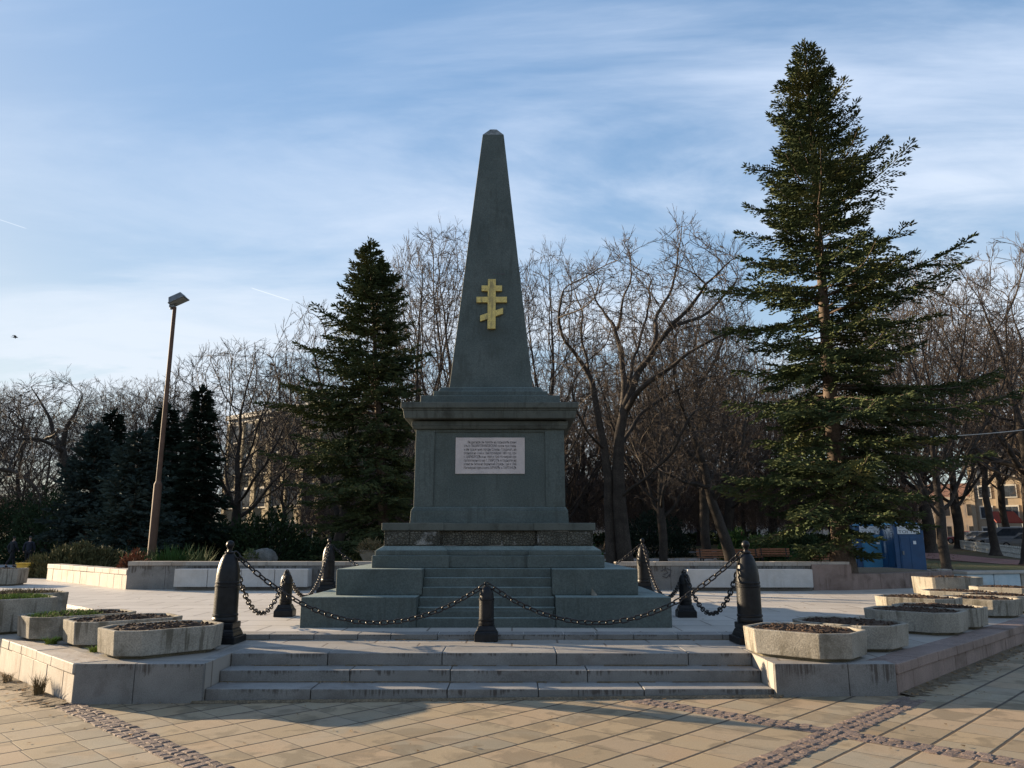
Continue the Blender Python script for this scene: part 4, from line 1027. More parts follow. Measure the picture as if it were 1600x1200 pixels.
pixel_tree('large leafless tree with two dark trunks just right of the monument', 30.0, 968,
    [([(984, 905), (976, 870), (969, 800), (966, 745), (967, 690), (975, 640)], .36, True), ([(956, 905, .1), (955, 868, .1), (952, 800, .1), (950, 750, 0), (944, 700, 0), (932, 640, 0), (926, 600, 0)], .24, True)],
    [([(926, 600), (908, 565), (882, 534, -.6), (872, 495, -1), (878, 450, -1)], .11, False), ([(940, 660), (925, 600, .8), (912, 540, 1), (905, 480, 1.3), (888, 430, 1.5)], .08, False),
     ([(975, 640), (990, 600, .2), (1005, 567, 0), (1034, 530, -.3), (1086, 468, -.6), (1105, 440, -.8), (1152, 401, -1)], .19, False), ([(972, 640, .2), (972, 567, 1.0), (962, 520, 1.4), (945, 490, 1.8), (929, 465, 2.0), (915, 425, 2.2)], .14, False),
     ([(1020, 548), (1030, 490, .8), (1048, 449, 1.2), (1060, 395, 1.4), (1068, 344, 1.4)], .10, False), ([(978, 650, .2), (1000, 610, -.8), (1050, 570, -1.6), (1105, 534, -2), (1168, 508, -2.2)], .14, False),
     ([(962, 520, 1.4), (975, 470, 1), (985, 420, .8), (977, 377, .6)], .07, False), ([(967, 780, 0), (1010, 745, -1), (1050, 705, -1.8), (1085, 640, -2.2)], .07, False),
     ([(944, 700), (925, 685, -1), (903, 650, -1.6), (893, 600, -2)], .06, False), ([(1050, 512, -.4), (1105, 490, .5), (1140, 450, .8), (1158, 430, 1)], .08, False), ([(975, 645, 0), (990, 560, 1.8), (1010, 500, 2.6), (1018, 440, 3)], .10, False), ([(968, 700, 0), (1000, 650, 1.5), (1055, 610, 2.4), (1110, 590, 2.8)], .09, False)],
    [(880, 690), (866, 560), (868, 470), (900, 420), (945, 400), (962, 372), (985, 375), (1010, 420), (1040, 400), (1058, 345), (1080, 345), (1100, 375), (1150, 385), (1168, 440), (1172, 560), (1140, 660), (1060, 720), (1000, 600), (940, 640)], 2600, 71, kill=.42)

# --- generic leafless trees, each of its own mould
kinds = {
    'round': bare_tree(3, 13.5, .27, 2.6, 4.9, n=2800, kill=.45),
    'upright': bare_tree(5, 16.0, .22, 3.4, 3.3, n=2000, kill=.45, up=.16),
    'wide': bare_tree(8, 12.5, .32, 2.8, 6.2, n=2300, up=.04),
    'slim': bare_tree(12, 12.5, .17, 3.4, 2.9, n=1500, kill=.5, up=.14),
    'vase': bare_tree(21, 15.0, .27, 2.8, 4.6, 'vase', n=2300, kill=.46, up=.12),
    'old': bare_tree(33, 13.0, .26, 2.6, 5.2, n=2100, up=.02, stems=2),
}
def mesh_top(*ms):
    h = 0
    for m in ms:
        a = np.empty(len(m.vertices) * 3, dtype=np.float32); m.vertices.foreach_get('co', a); h = max(h, float(np.percentile(a[2::3], 99.7)))
    return h
def bt(kind, label, p, top, H0, rz, Y, sxy=1.0, group=None, z=None, mc=None):
    """stand a leafless tree at photo column p, depth Y, its top at photo row top"""
    x, y, zg = px(p, Y); Ht = D(p, top, Y)[1] - zg
    tm, cm = kinds[kind]; s = Ht / mesh_top(cm)
    return put_tree('bare_tree', label, tm, cm, (x, y, zg), rz, (s * sxy, s * sxy, s), group=group, mc=mc)
bt('round', 'big round-crowned leafless tree between the lamp post and the fir', 366, 536, 14.0, .4, 46, 1.05)
bt('upright', 'slender leafless tree rising just right of the dark fir', 655, 388, 17.0, 1.0, 40, .95)
bt('vase', 'tall leafless tree with many upright limbs against the obelisk on its left', 705, 362, 16.0, 2.0, 44, .72)
bt('old', 'thin leafless tree half hidden behind the top of the dark fir', 520, 492, 13.5, .3, 52, 1.0)
bt('upright', 'tall leafless tree close to the obelisk on its right', 858, 386, 17.0, 4.0, 45, .8)
bt('vase', 'leafless tree with thick trunk behind the pair of orange benches', 1037, 470, 16.0, 3.2, 46, .9)
bt('round', 'leafless tree filling the gap left of the big spruce', 1105, 470, 14.0, 5.2, 52, .9)
bt('vase', 'leafless tree with dark trunk on the lawn behind the big spruce', 1480, 415, 16.0, .9, 38.5, .82)
bt('wide', 'large leafless tree cut by the right picture edge', 1612, 395, 12.0, 2.9, 44, 1.0)
pixel_tree('leaning dark-trunked leafless tree in front of the orange benches', 34.0, 1146, [([(1146, 896), (1140, 862), (1124, 820), (1112, 780), (1100, 730), (1080, 670)], .30, True)],
    [([(1112, 780), (1140, 740, -1), (1160, 690, -1), (1168, 620, -.5)], .12, False), ([(1100, 730), (1060, 690, .6), (1035, 630, 1), (1022, 560, 1.4)], .11, False), ([(1080, 670), (1090, 610, .5), (1120, 560, .8), (1135, 500, 1)], .11, False), ([(1108, 760), (1050, 745, -1), (1000, 700, -1.5)], .08, False), ([(1085, 680), (1060, 620, -1), (1050, 560, -1.2), (1060, 510, -1)], .10, False)],
    [(985, 720), (1000, 600), (1030, 520), (1100, 480), (1170, 500), (1185, 620), (1180, 730), (1130, 760), (1050, 770)], 1500, 72, kill=.45)
pixel_tree('thin leaning leafless tree beside the parked cars and the red footpath', 50.0, 1556, [([(1556, 868), (1550, 830), (1543, 790), (1538, 740), (1546, 690)], .28, True)],
    [([(1538, 740), (1515, 690), (1505, 620, 1), (1510, 540, 1)], .13, False), ([(1546, 690), (1560, 630), (1555, 560), (1545, 490, -1)], .12, False), ([(1541, 760), (1575, 700, -1), (1595, 630, -1), (1600, 560, -1)], .12, False)],
    [(1490, 720), (1480, 600), (1500, 520), (1545, 470), (1600, 520), (1625, 640), (1590, 730)], 900, 73, kill=.7, dz=2.2, step=.36)
pixel_tree('spreading leafless tree with twisted limbs at the left picture edge', 40.0, 108, [([(120, 880), (118, 820), (112, 770), (106, 735), (98, 700)], .36, True)],
    [([(98, 700), (85, 680), (76, 650), (60, 625), (48, 605)], .15, False), ([(98, 700), (105, 665), (122, 640), (135, 615)], .14, False), ([(100, 705), (70, 690, -1), (40, 685, -1.5), (8, 690, -2)], .12, False), ([(85, 680), (60, 690, 1), (30, 670, 1.5), (5, 640, 2)], .08, False), ([(112, 770), (80, 745, 1), (60, 750, 1.4)], .08, False)],
    [(-10, 730), (-10, 630), (20, 605), (60, 590), (110, 592), (145, 610), (150, 680), (120, 720), (60, 720)], 800, 74, kill=.55, dz=2.0, step=.32)
pixel_tree('old leafless tree whose arching limb enters at the left picture edge', 36.0, -60, [([(-60, 890), (-60, 800), (-48, 750)], .38, True)],
    [([(-48, 750), (-20, 733), (20, 735), (45, 750, -.5), (62, 775, -.8), (66, 790, -1)], .15, False), ([(-48, 750), (-40, 690, .6), (-20, 640, 1), (5, 620, 1)], .13, False), ([(-48, 740), (-80, 680), (-90, 620)], .14, False), ([(10, 734), (30, 700, 1), (35, 660, 1)], .06, False)],
    [(-90, 760), (-110, 640), (-60, 590), (0, 600), (40, 650), (70, 720), (75, 790), (20, 780)], 650, 75, kill=.6, dz=1.8, step=.32)
# rows of leafless trees far behind, too alike to tell apart
rnd = random.Random(44)
far = [(170, 604, 62), (215, 594, 66), (252, 600, 70), (140, 612, 74), (20, 612, 70), (60, 650, 60), (290, 640, 64), (440, 640, 62), (470, 620, 72), (-120, 610, 60), (-230, 600, 66), (-340, 620, 70), (-60, 600, 74), (480, 560, 78)]
for i, (p, top, Y) in enumerate(far):
    bt(['round', 'vase', 'round', 'slim'][i % 4], 'leafless tree in the far row behind the conifers left of the monument', p, top, 14.0, rnd.uniform(0, 6), Y, 1.05, 'leafless trees in the far rows', mc=m_twig)
far = [(880, 560, 58), (915, 600, 66), (950, 580, 74), (1000, 560, 62), (1060, 600, 70), (1095, 590, 82), (1130, 560, 60), (1165, 580, 72), (1210, 560, 66), (1250, 600, 80), (1310, 580, 62), (1370, 560, 72), (1420, 590, 80), (900, 650, 90), (980, 640, 95), (1040, 650, 92), (1180, 640, 95), (620, 600, 70), (690, 590, 80)]
for i, (p, top, Y) in enumerate(far):
    bt(['vase', 'round', 'old', 'upright'][i % 4], 'leafless tree in the brown thicket of far trees right of the monument' if p > 800 else 'leafless tree standing far behind the dark fir', p, top, [16.0, 14.0, 13.5, 17.0][i % 4], rnd.uniform(0, 6), Y, 1.15, 'leafless trees in the far rows', mc=m_twig_red)
for i, (p, top, Y) in enumerate([(1455, 470, 62), (1500, 500, 74), (1580, 520, 78), (1690, 500, 66), (1780, 540, 78), (1880, 520, 70), (2000, 560, 84), (1650, 560, 90)]):
    bt(['round', 'vase', 'slim'][i % 3], 'leafless russet tree along the far street on the right', p, top, [14.0, 16.0, 13.5][i % 3], rnd.uniform(0, 6), Y, 1.1, 'leafless trees in the far rows', mc=m_twig_red)

# --- conifers
def conifer(seed, H, r, zmin, prof, spacing=.36, nb=6, dens=1.0, sprig=.17, width=.055, el=(-8, 38), droop=.25, tipup=.35, lean=(0, 0), bend=0.0):
    """prof(f, az) -> branch length at height fraction f; returns trunk and needle meshes"""
    rng = Rng(seed); T = Tubes(); quads = []
    def axis(z):
        f = z / H; return Vector((lean[0] * f + bend * math.sin(f * math.pi), lean[1] * f, z))
    tp = [axis(H * i / 16) for i in range(17)]; rad = [max(.012, r * (1 - .95 * (i / 16) ** .9)) for i in range(17)]; rad[0] = r * 1.45; T.add([tuple(p) for p in tp], rad, 12)
    def spr(p, d, L, w):
        d = d.normalized(); a = d.cross(Vector((rng.gauss(0, 1), rng.gauss(0, 1), rng.gauss(0, 1)))); a = a.normalized() if a.length > 1e-4 else Vector((1, 0, 0)); b = d.cross(a); e = p + d * L; m = p + d * (L * .55)
        for s in (a, b):
            quads.append((tuple(p), tuple(m + s * w * .5), tuple(e), tuple(m - s * w * .5)))
    z = zmin
    while z < H * .985:
        f = z / H; sp = spacing * (1 - .55 * f) + .05; n = nb + 1 if f < .42 else nb if f < .9 else max(4, nb - 1)
        a0 = rng.u(0, 6.283)
        for k in range(n):
            az = a0 + 2 * math.pi * k / n + rng.u(-.35, .35); L = prof(f, az) * (rng.u(.78, 1.15) if rng.random() < .6 else rng.u(.42, .85))
            if L < .12: L = .12
            e = R(el[0] + (el[1] - el[0]) * f ** 1.1 + rng.u(-7, 7)); zz = z + rng.u(-.5, .5) * sp
            p = axis(zz); d = Vector((math.cos(az) * math.cos(e), math.sin(az) * math.cos(e), math.sin(e))); ns = 7; pts = [p]
            for j in range(ns):
                t = j / ns; d = (d + Vector((rng.gauss(0, .05), rng.gauss(0, .05), (-droop if t < .5 else tipup) * .22 + rng.gauss(0, .03)))).normalized(); pts.append(pts[-1] + d * (L / ns))
            br = max(.007, min(.045, .009 * L + .005)); T.add([tuple(q) for q in pts], [br * (1 - .8 * j / ns) for j in range(ns + 1)], 4)
            # side twigs in a flat fan
            s = .16 * L; side = 1
            while s < L:
                t = s / L; x = t * ns; i = min(int(x), ns - 1); q = pts[i].lerp(pts[i + 1], x - i); dd = (pts[i + 1] - pts[i]).normalized()
                hor = dd.cross(Vector((0, 0, 1))).normalized(); tl = min(.95, (.50 * (1 - t) * L * .75 + .16)) * rng.u(.7, 1.15); side = -side
                td = (dd * rng.u(.55, .95) + hor * side * rng.u(.7, 1.0) + Vector((0, 0, rng.u(-.55, .14)))).normalized()
                u = .03; ss = 1
                while u < tl:
                    qq = q + td * u + Vector((0, 0, -.10 * u * u)); ss = -ss
                    h2 = td.cross(Vector((0, 0, 1))).normalized()
                    spr(qq, td * .8 + h2 * ss * rng.u(.4, 1.0) + Vector((0, 0, rng.u(-.15, .4))), sprig * rng.u(.7, 1.25), width); u += .085 / dens
                spr(q + td * tl * .9, td, sprig * 1.2, width)
                s += (.075 + .05 * (L > 1.5)) / dens
            # tip
            for j in range(3): spr(pts[-1], d + Vector((rng.gauss(0, .3), rng.gauss(0, .3), rng.gauss(0, .2))), sprig * 1.3, width)
            for j in range(int(L * 6)):  # along the branch itself
                x = rng.u(.1, 1) * ns; i = min(int(x), ns - 1); spr(pts[i].lerp(pts[i + 1], x - i), d + Vector((rng.gauss(0, .5), rng.gauss(0, .5), .5)), sprig, width)
        z += sp
    for j in range(14): spr(axis(H * (.97 + .03 * rng.random())), Vector((rng.gauss(0, .4), rng.gauss(0, .4), 1)), sprig * 1.3, width)
    return T.mesh('trunk'), quads_mesh('crown', np.array(quads))
def lerp_tab(tab, f):
    for (a, va), (b, vb) in zip(tab, tab[1:]):
        if f <= b: return va + (vb - va) * (f - a) / (b - a) if b > a else vb
    return tab[-1][1]
def side_prof(left, right, seed, lump=.22):
    def pr(f, az):
        c = math.cos(az); l = lerp_tab(left, f); r_ = lerp_tab(right, f); w_ = .5 + .5 * c; v = l * (1 - w_) + r_ * w_
        return v * (1 + lump * noise.noise((math.cos(az) * 1.3 + seed, math.sin(az) * 1.3, f * 9)))
    return pr
# big spruce on the right
YS = 20.9; bx = XA(1318, YS, .72); HS = D(1257, 62, YS)[1] - .70
lt = [(0, 2.2), (.1, 2.65), (.2, 2.8), (.3, 2.8), (.4, 2.65), (.5, 2.65), (.55, 2.35), (.66, 2.1), (.75, 1.55), (.85, 1.0), (.92, .50), (.96, .26), (1, .08)]
rt = [(0, .5), (.08, .8), (.13, 2.0), (.18, 3.3), (.24, 3.7), (.3, 3.7), (.42, 3.7), (.5, 3.2), (.55, 2.5), (.66, 3.2), (.72, 2.3), (.78, 1.5), (.85, 1.1), (.92, .52), (.96, .26), (1, .08)]
tm, cm = conifer(31, HS, .27, 1.0, side_prof(lt, rt, 4.2, .30), .54, 7, 1.85, .15, .044, (-14, 44), .24, .6, lean=(.18, 0))
put_tree('spruce_tree', 'tall dark green spruce with open branches on the right of the plaza', tm, cm, (bx, YS, .70), mt=m_firbark, mc=m_fir)
# fir left of the monument, one-sided, trunk showing on its right
YF2 = 30.0; bx, _, zg = px(604, YF2); HF = D(570, 376, YF2)[1] - zg
lt = [(0, 2.8), (.08, 3.5), (.18, 4.0), (.3, 3.9), (.42, 4.2), (.55, 3.6), (.62, 3.0), (.7, 2.3), (.78, 1.6), (.86, 1.1), (.93, .55), (.97, .25), (1, .1)]
rt = [(0, .9), (.08, 1.3), (.2, 1.4), (.35, 1.6), (.45, 1.7), (.55, 1.9), (.65, 1.75), (.78, 1.3), (.86, .9), (.93, .5), (.97, .25), (1, .1)]
tm, cm = conifer(37, HF, .24, 1.3, side_prof(lt, rt, 1.7, .3), .56, 8, 1.55, .19, .056, (-12, 38), .3, .6, lean=(-1.15, 0))
put_tree('fir_tree', 'dark fir tree with layered branches left of the monument', tm, cm, (bx, YF2, zg), mt=m_firbark, mc=m_fir)
def cone_prof(b, k=.85, seed=0.0, lump=.15):
    return lambda f, az: b * (1 - f) ** k * (1 + lump * noise.noise((math.cos(az) * 1.5 + seed, math.sin(az) * 1.5, f * 6)))
sp1 = conifer(41, 6.0, .14, .15, cone_prof(2.3, .75, 3.0), .30, 8, .85, .24, .09, (-5, 30), .2, .4)
sp2 = conifer(43, 8.0, .16, .2, cone_prof(1.75, .9, 5.0, .25), .34, 7, .8, .26, .10, (-14, 25), .5, .4)
def con(kind, name, label, p, top, Y, H0, mc, rz=0, sxy=1.0):
    x, y, zg = px(p, Y); s = (D(p, top, Y)[1] - zg) / mesh_top(kind[1])
    return put_tree(name, label, kind[0], kind[1], (x, y, zg), rz, (s * sxy, s * sxy, s), mt=m_firbark, mc=mc)
con(sp1, 'blue_spruce', 'dense blue-green spruce left of the lamp post', 196, 678, 31, 6.0, m_bluefir, 0, 1.05)
cp1 = (sp1[0].copy(), sp1[1].copy()); cp2 = (sp2[0].copy(), sp2[1].copy()); cp3 = (sp2[0].copy(), sp2[1].copy())
for a in cp1 + cp2 + cp3: a.materials.clear()
con(cp1, 'blue_spruce', 'darker blue-green spruce at the left behind the dense one', 128, 668, 37, 6.0, m_bluefir, 2.2, .95)
con(sp2, 'spruce_tree', 'narrow dark spruce right of the lamp post', 293, 612, 35, 8.0, m_darkfir, 1.0, 1.1)
con(cp2, 'spruce_tree', 'very dark pointed spruce at the left with the blue spruces before it', 152, 648, 42, 8.0, m_darkfir, 2.0, 1.25)
con(cp3, 'spruce_tree', 'dark spruce directly behind the lamp post', 240, 640, 41, 8.0, m_darkfir, 3.1, 1.25)

# ------------------------------------------------------------------ shrubs and low plants
def leaf_blob(seed, rx, ry, rz, n, l, wd, up=.3, shell=.55, lumps=.35, z0=0.0):
    """leaf-sized faces spread through a lumpy dome"""
    rng = Rng(seed); Qs = []
    for i in range(n):
        az = rng.u(0, 6.283); cz = rng.u(-.15, 1); s = math.sqrt(max(0, 1 - cz * cz)); d = Vector((s * math.cos(az), s * math.sin(az), cz))
        k = (1 + lumps * noise.noise(d * 2.3 + Vector((seed, 0, 0))) + lumps * .5 * noise.noise(d * 6 + Vector((0, seed, 0)))) * (shell + (1 - shell) * rng.random() ** .5)
        p = Vector((d.x * rx * k, d.y * ry * k, max(.02, z0 + d.z * rz * k)))
        dd = (d + Vector((rng.gauss(0, .6), rng.gauss(0, .6), up + rng.gauss(0, .5)))).normalized()
        a = dd.cross(Vector((rng.gauss(0, 1), rng.gauss(0, 1), rng.gauss(0, 1)))).normalized(); L = l * rng.u(.6, 1.4); w_ = wd * rng.u(.7, 1.3)
        m = p + dd * L * .5; Qs.append((tuple(p), tuple(m + a * w_ * .5), tuple(p + dd * L), tuple(m - a * w_ * .5)))
    return quads_mesh('foliage', np.array(Qs))
def stems_mesh(seed, r, h, n=9):
    rng = Rng(seed); T = Tubes()
    for i in range(n):
        a = rng.u(0, 6.28); T.add([(0, 0, -.05), (r * .3 * math.cos(a), r * .3 * math.sin(a), h * .35), (r * .7 * math.cos(a), r * .7 * math.sin(a), h * .75)], [.03, .022, .01], 5)
    return T.mesh('stems')
def shrub(name, label, p, Y, rx, ry, rz, n, l, wd, mat, seed, cat='shrub', z=None, group=None, **k):
    x, y, zg = px(p, Y); zg = zg if z is None else z
    t = thing(name, label, cat, (x, y, zg), 0, group)
    link('stems', stems_mesh(seed, max(rx, ry), rz), m_bark, t); link('foliage', leaf_blob(seed, rx, ry, rz, n, l, wd, **k), mat, t); return t
shrub('juniper', 'broad brownish green juniper mound behind the slanting low wall', 116, 27.2, 1.6, 1.4, 1.5, 20000, .17, .045, m_juniper, 3, up=.7, lumps=.3)
shrub('juniper', 'lower juniper spreading beside the yellow bin', 66, 26.9, .85, .8, .95, 8000, .15, .042, m_juniper, 4, up=.6, z=.1)
shrub('red_shrub', 'small russet-leaved shrub at the foot of the lamp post', 203, 21.6, .42, .35, .62, 1200, .12, .045, m_red, 5, cat='shrub', z=.62)
def blades(name, label, p, Y, n, r, h, wdt, mat, seed, lean=.6, cat='plant', z=None):
    x, y, zg = px(p, Y); zg = zg if z is None else z
    rng = Rng(seed); Qs = []
    for i in range(n):
        a = rng.u(0, 6.283); rr = r * math.sqrt(rng.random()) * .35; b = Vector((rr * math.cos(a), rr * math.sin(a), 0)); hh = h * rng.u(.6, 1.1)
        a2 = a + rng.gauss(0, .5); out = Vector((math.cos(a2), math.sin(a2), 0)) * r * rng.u(.1, 1) * lean; sd = Vector((-math.sin(a2), math.cos(a2), 0)) * wdt * .5
        m = b + out * .35 + Vector((0, 0, hh * .6)); e = b + out + Vector((0, 0, hh * rng.u(.75, 1)))
        Qs.append((tuple(b - sd), tuple(b + sd), tuple(m + sd), tuple(m - sd))); Qs.append((tuple(m - sd), tuple(m + sd), tuple(e + sd * .1), tuple(e - sd * .1)))
    return tag(link(name, quads_mesh(name, np.array(Qs)), mat, loc=(x, y, zg)), label, cat)
blades('ornamental_grass', 'clump of long green grass behind the wall right of the lamp post', 262, 24.0, 900, 1.1, 1.62, .035, m_boxwood, 7)
blades('ornamental_grass', 'smaller clump of long green grass just left of the lamp post', 213, 24.6, 500, .75, 1.55, .035, m_boxwood, 8)
blades('yucca', 'spiky yucca behind the wall near the tall left bollard', 306, 25.0, 150, .62, 1.65, .055, m_yucca, 9, 1.0)
blades('weed', 'dry weed tuft at the foot of the sunlit angled wall', 61, 8.9, 110, .16, .24, .006, m_drygrass, 10, .8, z=-.05)
blades('weed', 'small dry weed at the base of the sunlit angled wall near the edge', 12, 9.75, 60, .12, .14, .006, m_drygrass, 15, .8, z=-.06)
blades('weed', 'green weed growing between the left soil planters', 74, 9.95, 90, .17, .10, .012, m_grassy, 11, 1.0, z=Z3)
blades('weed', 'small green weed under the corner planter left of the steps', 143, 9.3, 70, .15, .07, .012, m_grassy, 12, 1.0, z=Z3)
for i, (p, Y, rx, rz_, mt, lab) in enumerate([(10, 54, 2.8, 4.2, m_evergreen, 'black-green yew mass at the left edge behind the walkers'), (72, 52, 2.8, 4.6, m_evergreen, 'dark yew behind the second walker'), (415, 36, 1.9, 3.1, m_evergreen, 'dark laurel bush below the yellow building'), (360, 39, 1.7, 2.6, m_evergreen, 'dark laurel bush at the foot of the round-crowned tree'),
        (905, 42, 1.1, 1.6, m_boxwood, 'small green bush by the monument at its right side'), (1022, 56, 2.6, 2.9, m_darkfir, 'dark evergreen thicket behind the double-stemmed tree'), (1152, 50, 1.1, 1.75, m_boxwood, 'clipped round green bush behind the orange benches'), (1196, 47, 1.6, 1.4, m_boxwood, 'wide clipped green bush beside the orange benches'), (480, 46, 2.0, 1.6, m_evergreen, 'low dark bush under the fir'), (1240, 52, 2.4, 1.7, m_evergreen, 'dark hedge bush behind the spruce')]):
    shrub('evergreen_bush', lab, p, Y, rx, rx * .8, rz_, int(2600 * rx), .20, .10, mt, 20 + i, cat='bush')
# undergrowth closing the view between the far trunks
rng = Rng(88); Qs = []
def under(p0, p1, Y0, Y1, h0, n):
    for i in range(n):
        Y = rng.u(Y0, Y1); p = rng.u(p0, p1); x = XA(p, Y, 1.0); zg = zt(x, Y); hh = h0 * (.45 + .75 * abs(noise.noise((x * .12, Y * .1, 3))) + .35 * noise.noise((x * .5, Y * .3, 7)))
        z = zg + rng.random() ** 1.3 * max(.3, hh); d = Vector((rng.gauss(0, 1), rng.gauss(0, 1), rng.gauss(.4, .8))).normalized(); a = d.cross(Vector((rng.gauss(0, 1), rng.gauss(0, 1), rng.gauss(0, 1)))).normalized(); L = rng.u(.25, .6); p_ = Vector((x, Y, z)); m = p_ + d * L * .5; w_ = L * .3
        Qs.append((tuple(p_), tuple(m + a * w_), tuple(p_ + d * L), tuple(m - a * w_)))
under(-60, 640, 66, 88, 2.8, 11000); under(640, 1000, 80, 97, 2.0, 5000); under(1000, 1420, 82, 98, 1.8, 5000)
tag(link('undergrowth', quads_mesh('undergrowth', np.array(Qs)), m_evergreen), 'dark undergrowth along the far side of the park', 'undergrowth', kind='stuff')

# leafless thicket: thin brown stems filling the depth of the park between the far trunks
rng = Rng(91); T = Tubes()
def thicket(p0, p1, Y0, Y1, h, n):
    for i in range(n):
        Y = rng.u(Y0, Y1); x = XA(rng.u(p0, p1), Y, 1.0); zg = zt(x, Y); hh = h * rng.u(.35, 1.0) * (.7 + .6 * abs(noise.noise((x * .1, Y * .1, 5)))); z0 = zg + 1.6 + rng.random() ** 1.4 * hh * .8
        d = Vector((rng.gauss(0, .5), rng.gauss(0, .5), rng.u(.3, 1.2))).normalized(); L = rng.u(.8, 2.4); p = Vector((x, Y, z0)); q = p + d * L * .5 + Vector((rng.gauss(0, .08), rng.gauss(0, .08), 0)); e = p + d * L + Vector((rng.gauss(0, .2), rng.gauss(0, .2), .1))
        T.add([tuple(p), tuple(q), tuple(e)], [.020, .015, .009], 3)
        for k in range(3):
            b = p.lerp(e, rng.u(.3, .95)); f = b + (d + Vector((rng.gauss(0, .6), rng.gauss(0, .6), rng.gauss(.2, .4)))).normalized() * L * .45; T.add([tuple(b), tuple(b.lerp(f, .5)), tuple(f)], [.012, .010, .007], 3)
thicket(640, 1440, 60, 98, 11.0, 15000); thicket(-40, 330, 58, 92, 6.0, 5000); thicket(470, 640, 58, 92, 8.0, 3500)
tag(link('thicket', T.mesh('thicket'), m_twig_red), 'brown leafless thicket filling the park behind the monument', 'thicket', kind='stuff')

# ------------------------------------------------------------------ lamp post
x, y, zg = px(231, 25.0)
t = thing('lamp_post', 'tall rust-brown lamp post with a floodlight, leaning a little, left of the fir', 'lamp post', (x, y, zg))
HL = D(276, 480, 25.0)[1] - zg; hx = D(273, 480, 25.0)[0] - x; z1 = D(238, 757, 25)[1] - zg; x1 = hx * z1 / HL
mb = MB(); mb.tube([(0, 0, 0), (x1, 0, z1)], .125, 16); mb.tube([(x1, 0, z1), (x1 * 1.01, 0, z1 + .10)], [.125, .085], 16); link('lower_pole', mb, m_rustpole, t, smooth=True)
mb = MB(); mb.tube([(x1, 0, z1), (hx, 0, HL)], [.083, .062], 14); link('upper_pole', mb, m_rustpole, t, smooth=True)
mb = MB(); mb.tube([(hx - .12, 0, HL - .08), (hx - .08, 0, HL + .12), (hx + .02, 0, HL + .16)], .045, 8); mb.box(hx - .16, hx + .0, -.09, .09, HL - .02, HL + .07); link('bracket', mb, m_greymetal, t, bevel=.01)
mb = MB(); c = Vector((hx + .10, 0, HL + .24)); e1 = Vector((.86, 0, .42)).normalized(); e3 = Vector((-.42, 0, .86)).normalized()
def hb(a0, a1, b0, b1, c0, c1, taper=1.0):
    vs = []
    for cc, tp_ in ((c0, 1), (c1, taper)):
        for aa, bb in ((a0, b0), (a1, b0), (a1, b1), (a0, b1)): vs.append(tuple(c + e1 * aa * tp_ + Vector((0, 1, 0)) * bb * tp_ + e3 * cc))
    mb.add(vs, [(3, 2, 1, 0), (4, 5, 6, 7), (0, 1, 5, 4), (1, 2, 6, 5), (2, 3, 7, 6), (3, 0, 4, 7)])
hb(-.27, .27, -.22, .22, -.02, .17, .8); hb(-.29, .29, -.24, .24, -.06, -.015); link('floodlight', mb, m_greymetal, t, bevel=.012)
mb = MB(); hb(-.25, .25, -.20, .20, -.066, -.058); link('lens', mb, m_glass, t)

# ------------------------------------------------------------------ portable toilets
m_toilet = plain('blue_plastic', (0.008, 0.055, 0.145), .42, .12, 3, 0, .4); m_toilet2 = plain('blue_roof_sunlit_door', (0.02, 0.16, 0.30), .42, .12, 3, 0, .4)
m_white = plain('white_plastic', (.62, .64, .66), .5, .08, 4); m_cyan = plain('cyan_door', (0.10, 0.42, 0.56), .45, .1, 3)
def text(body, size, parent, loc, mat, rot=(math.pi / 2, 0, 0), width=None):
    o = link('lettering', text_mesh(body, size, width, mat), None, parent); o.location = loc; o.rotation_euler = rot
    return o
def toilet(label, x, y, z, rz, doorcol):
    t = thing('portable_toilet', label, 'portable toilet', (x, y, z), rz, 'portable toilets behind the spruce'); W = .58; Hh = 2.08
    mb = MB(); mb.box(-W, W, -W, W, .10, Hh)
    for s in (-1, 1):
        for k in (-.40, 0, .40): mb.box(min(s * W, s * (W + .02)), max(s * W, s * (W + .02)), k - .09, k + .09, .2, Hh - .25)
    link('cabin', mb, m_toilet, t, bevel=.02)
    mb = MB(); mb.box(-W - .04, W + .04, -W - .04, W + .04, 0, .10); link('skid', mb, m_greymetal, t)
    mb = MB(); mb.box(-.40, .36, -W - .03, -W - .004, .14, Hh - .36); mb.box(-.36, -.05, -W - .042, -W - .028, .25, Hh - .45); mb.box(.0, .32, -W - .042, -W - .028, .25, Hh - .45); d = link('door', mb, doorcol, t, bevel=.01)
    mb = MB(); mb.box(-.34, -.28, -W - .07, -W - .04, 1.0, 1.14); link('handle', mb, m_greymetal, d)
    mb = MB(); mb.box(.12, .23, -W - .050, -W - .043, 1.38, 1.50); link('sticker', mb, m_white, t)
    mb = MB(); mb.frus(0, 0, 2 * W + .06, 2 * W + .06, .7, .7, Hh, Hh + .12); link('roof', mb, m_toilet2, t, bevel=.02)
    mb = MB(); mb.box(-.44, .44, -W - .022, -W - .004, Hh - .33, Hh - .03); s_ = link('sign', mb, m_white, t)
    text('TOI TOI', .15, s_, (0, -W - .026, Hh - .30), m_ink, width=.80); text('WC  WC  WC', .09, s_, (0, -W - .026, Hh - .14), m_ink, width=.74)
    return t
x, y, zg = px(1413, 29.5); toilet('blue portable toilet cabin with a white sign, the one clear of the spruce', x, y, zg + .03, R(6), m_toilet)
x, y, zg = px(1365, 30.4); toilet('blue portable toilet half hidden by the spruce branches, with a paler sunlit door', x, y, zg + .03, R(-14), m_toilet2)  # door coloured lighter to stand for a patch of sun

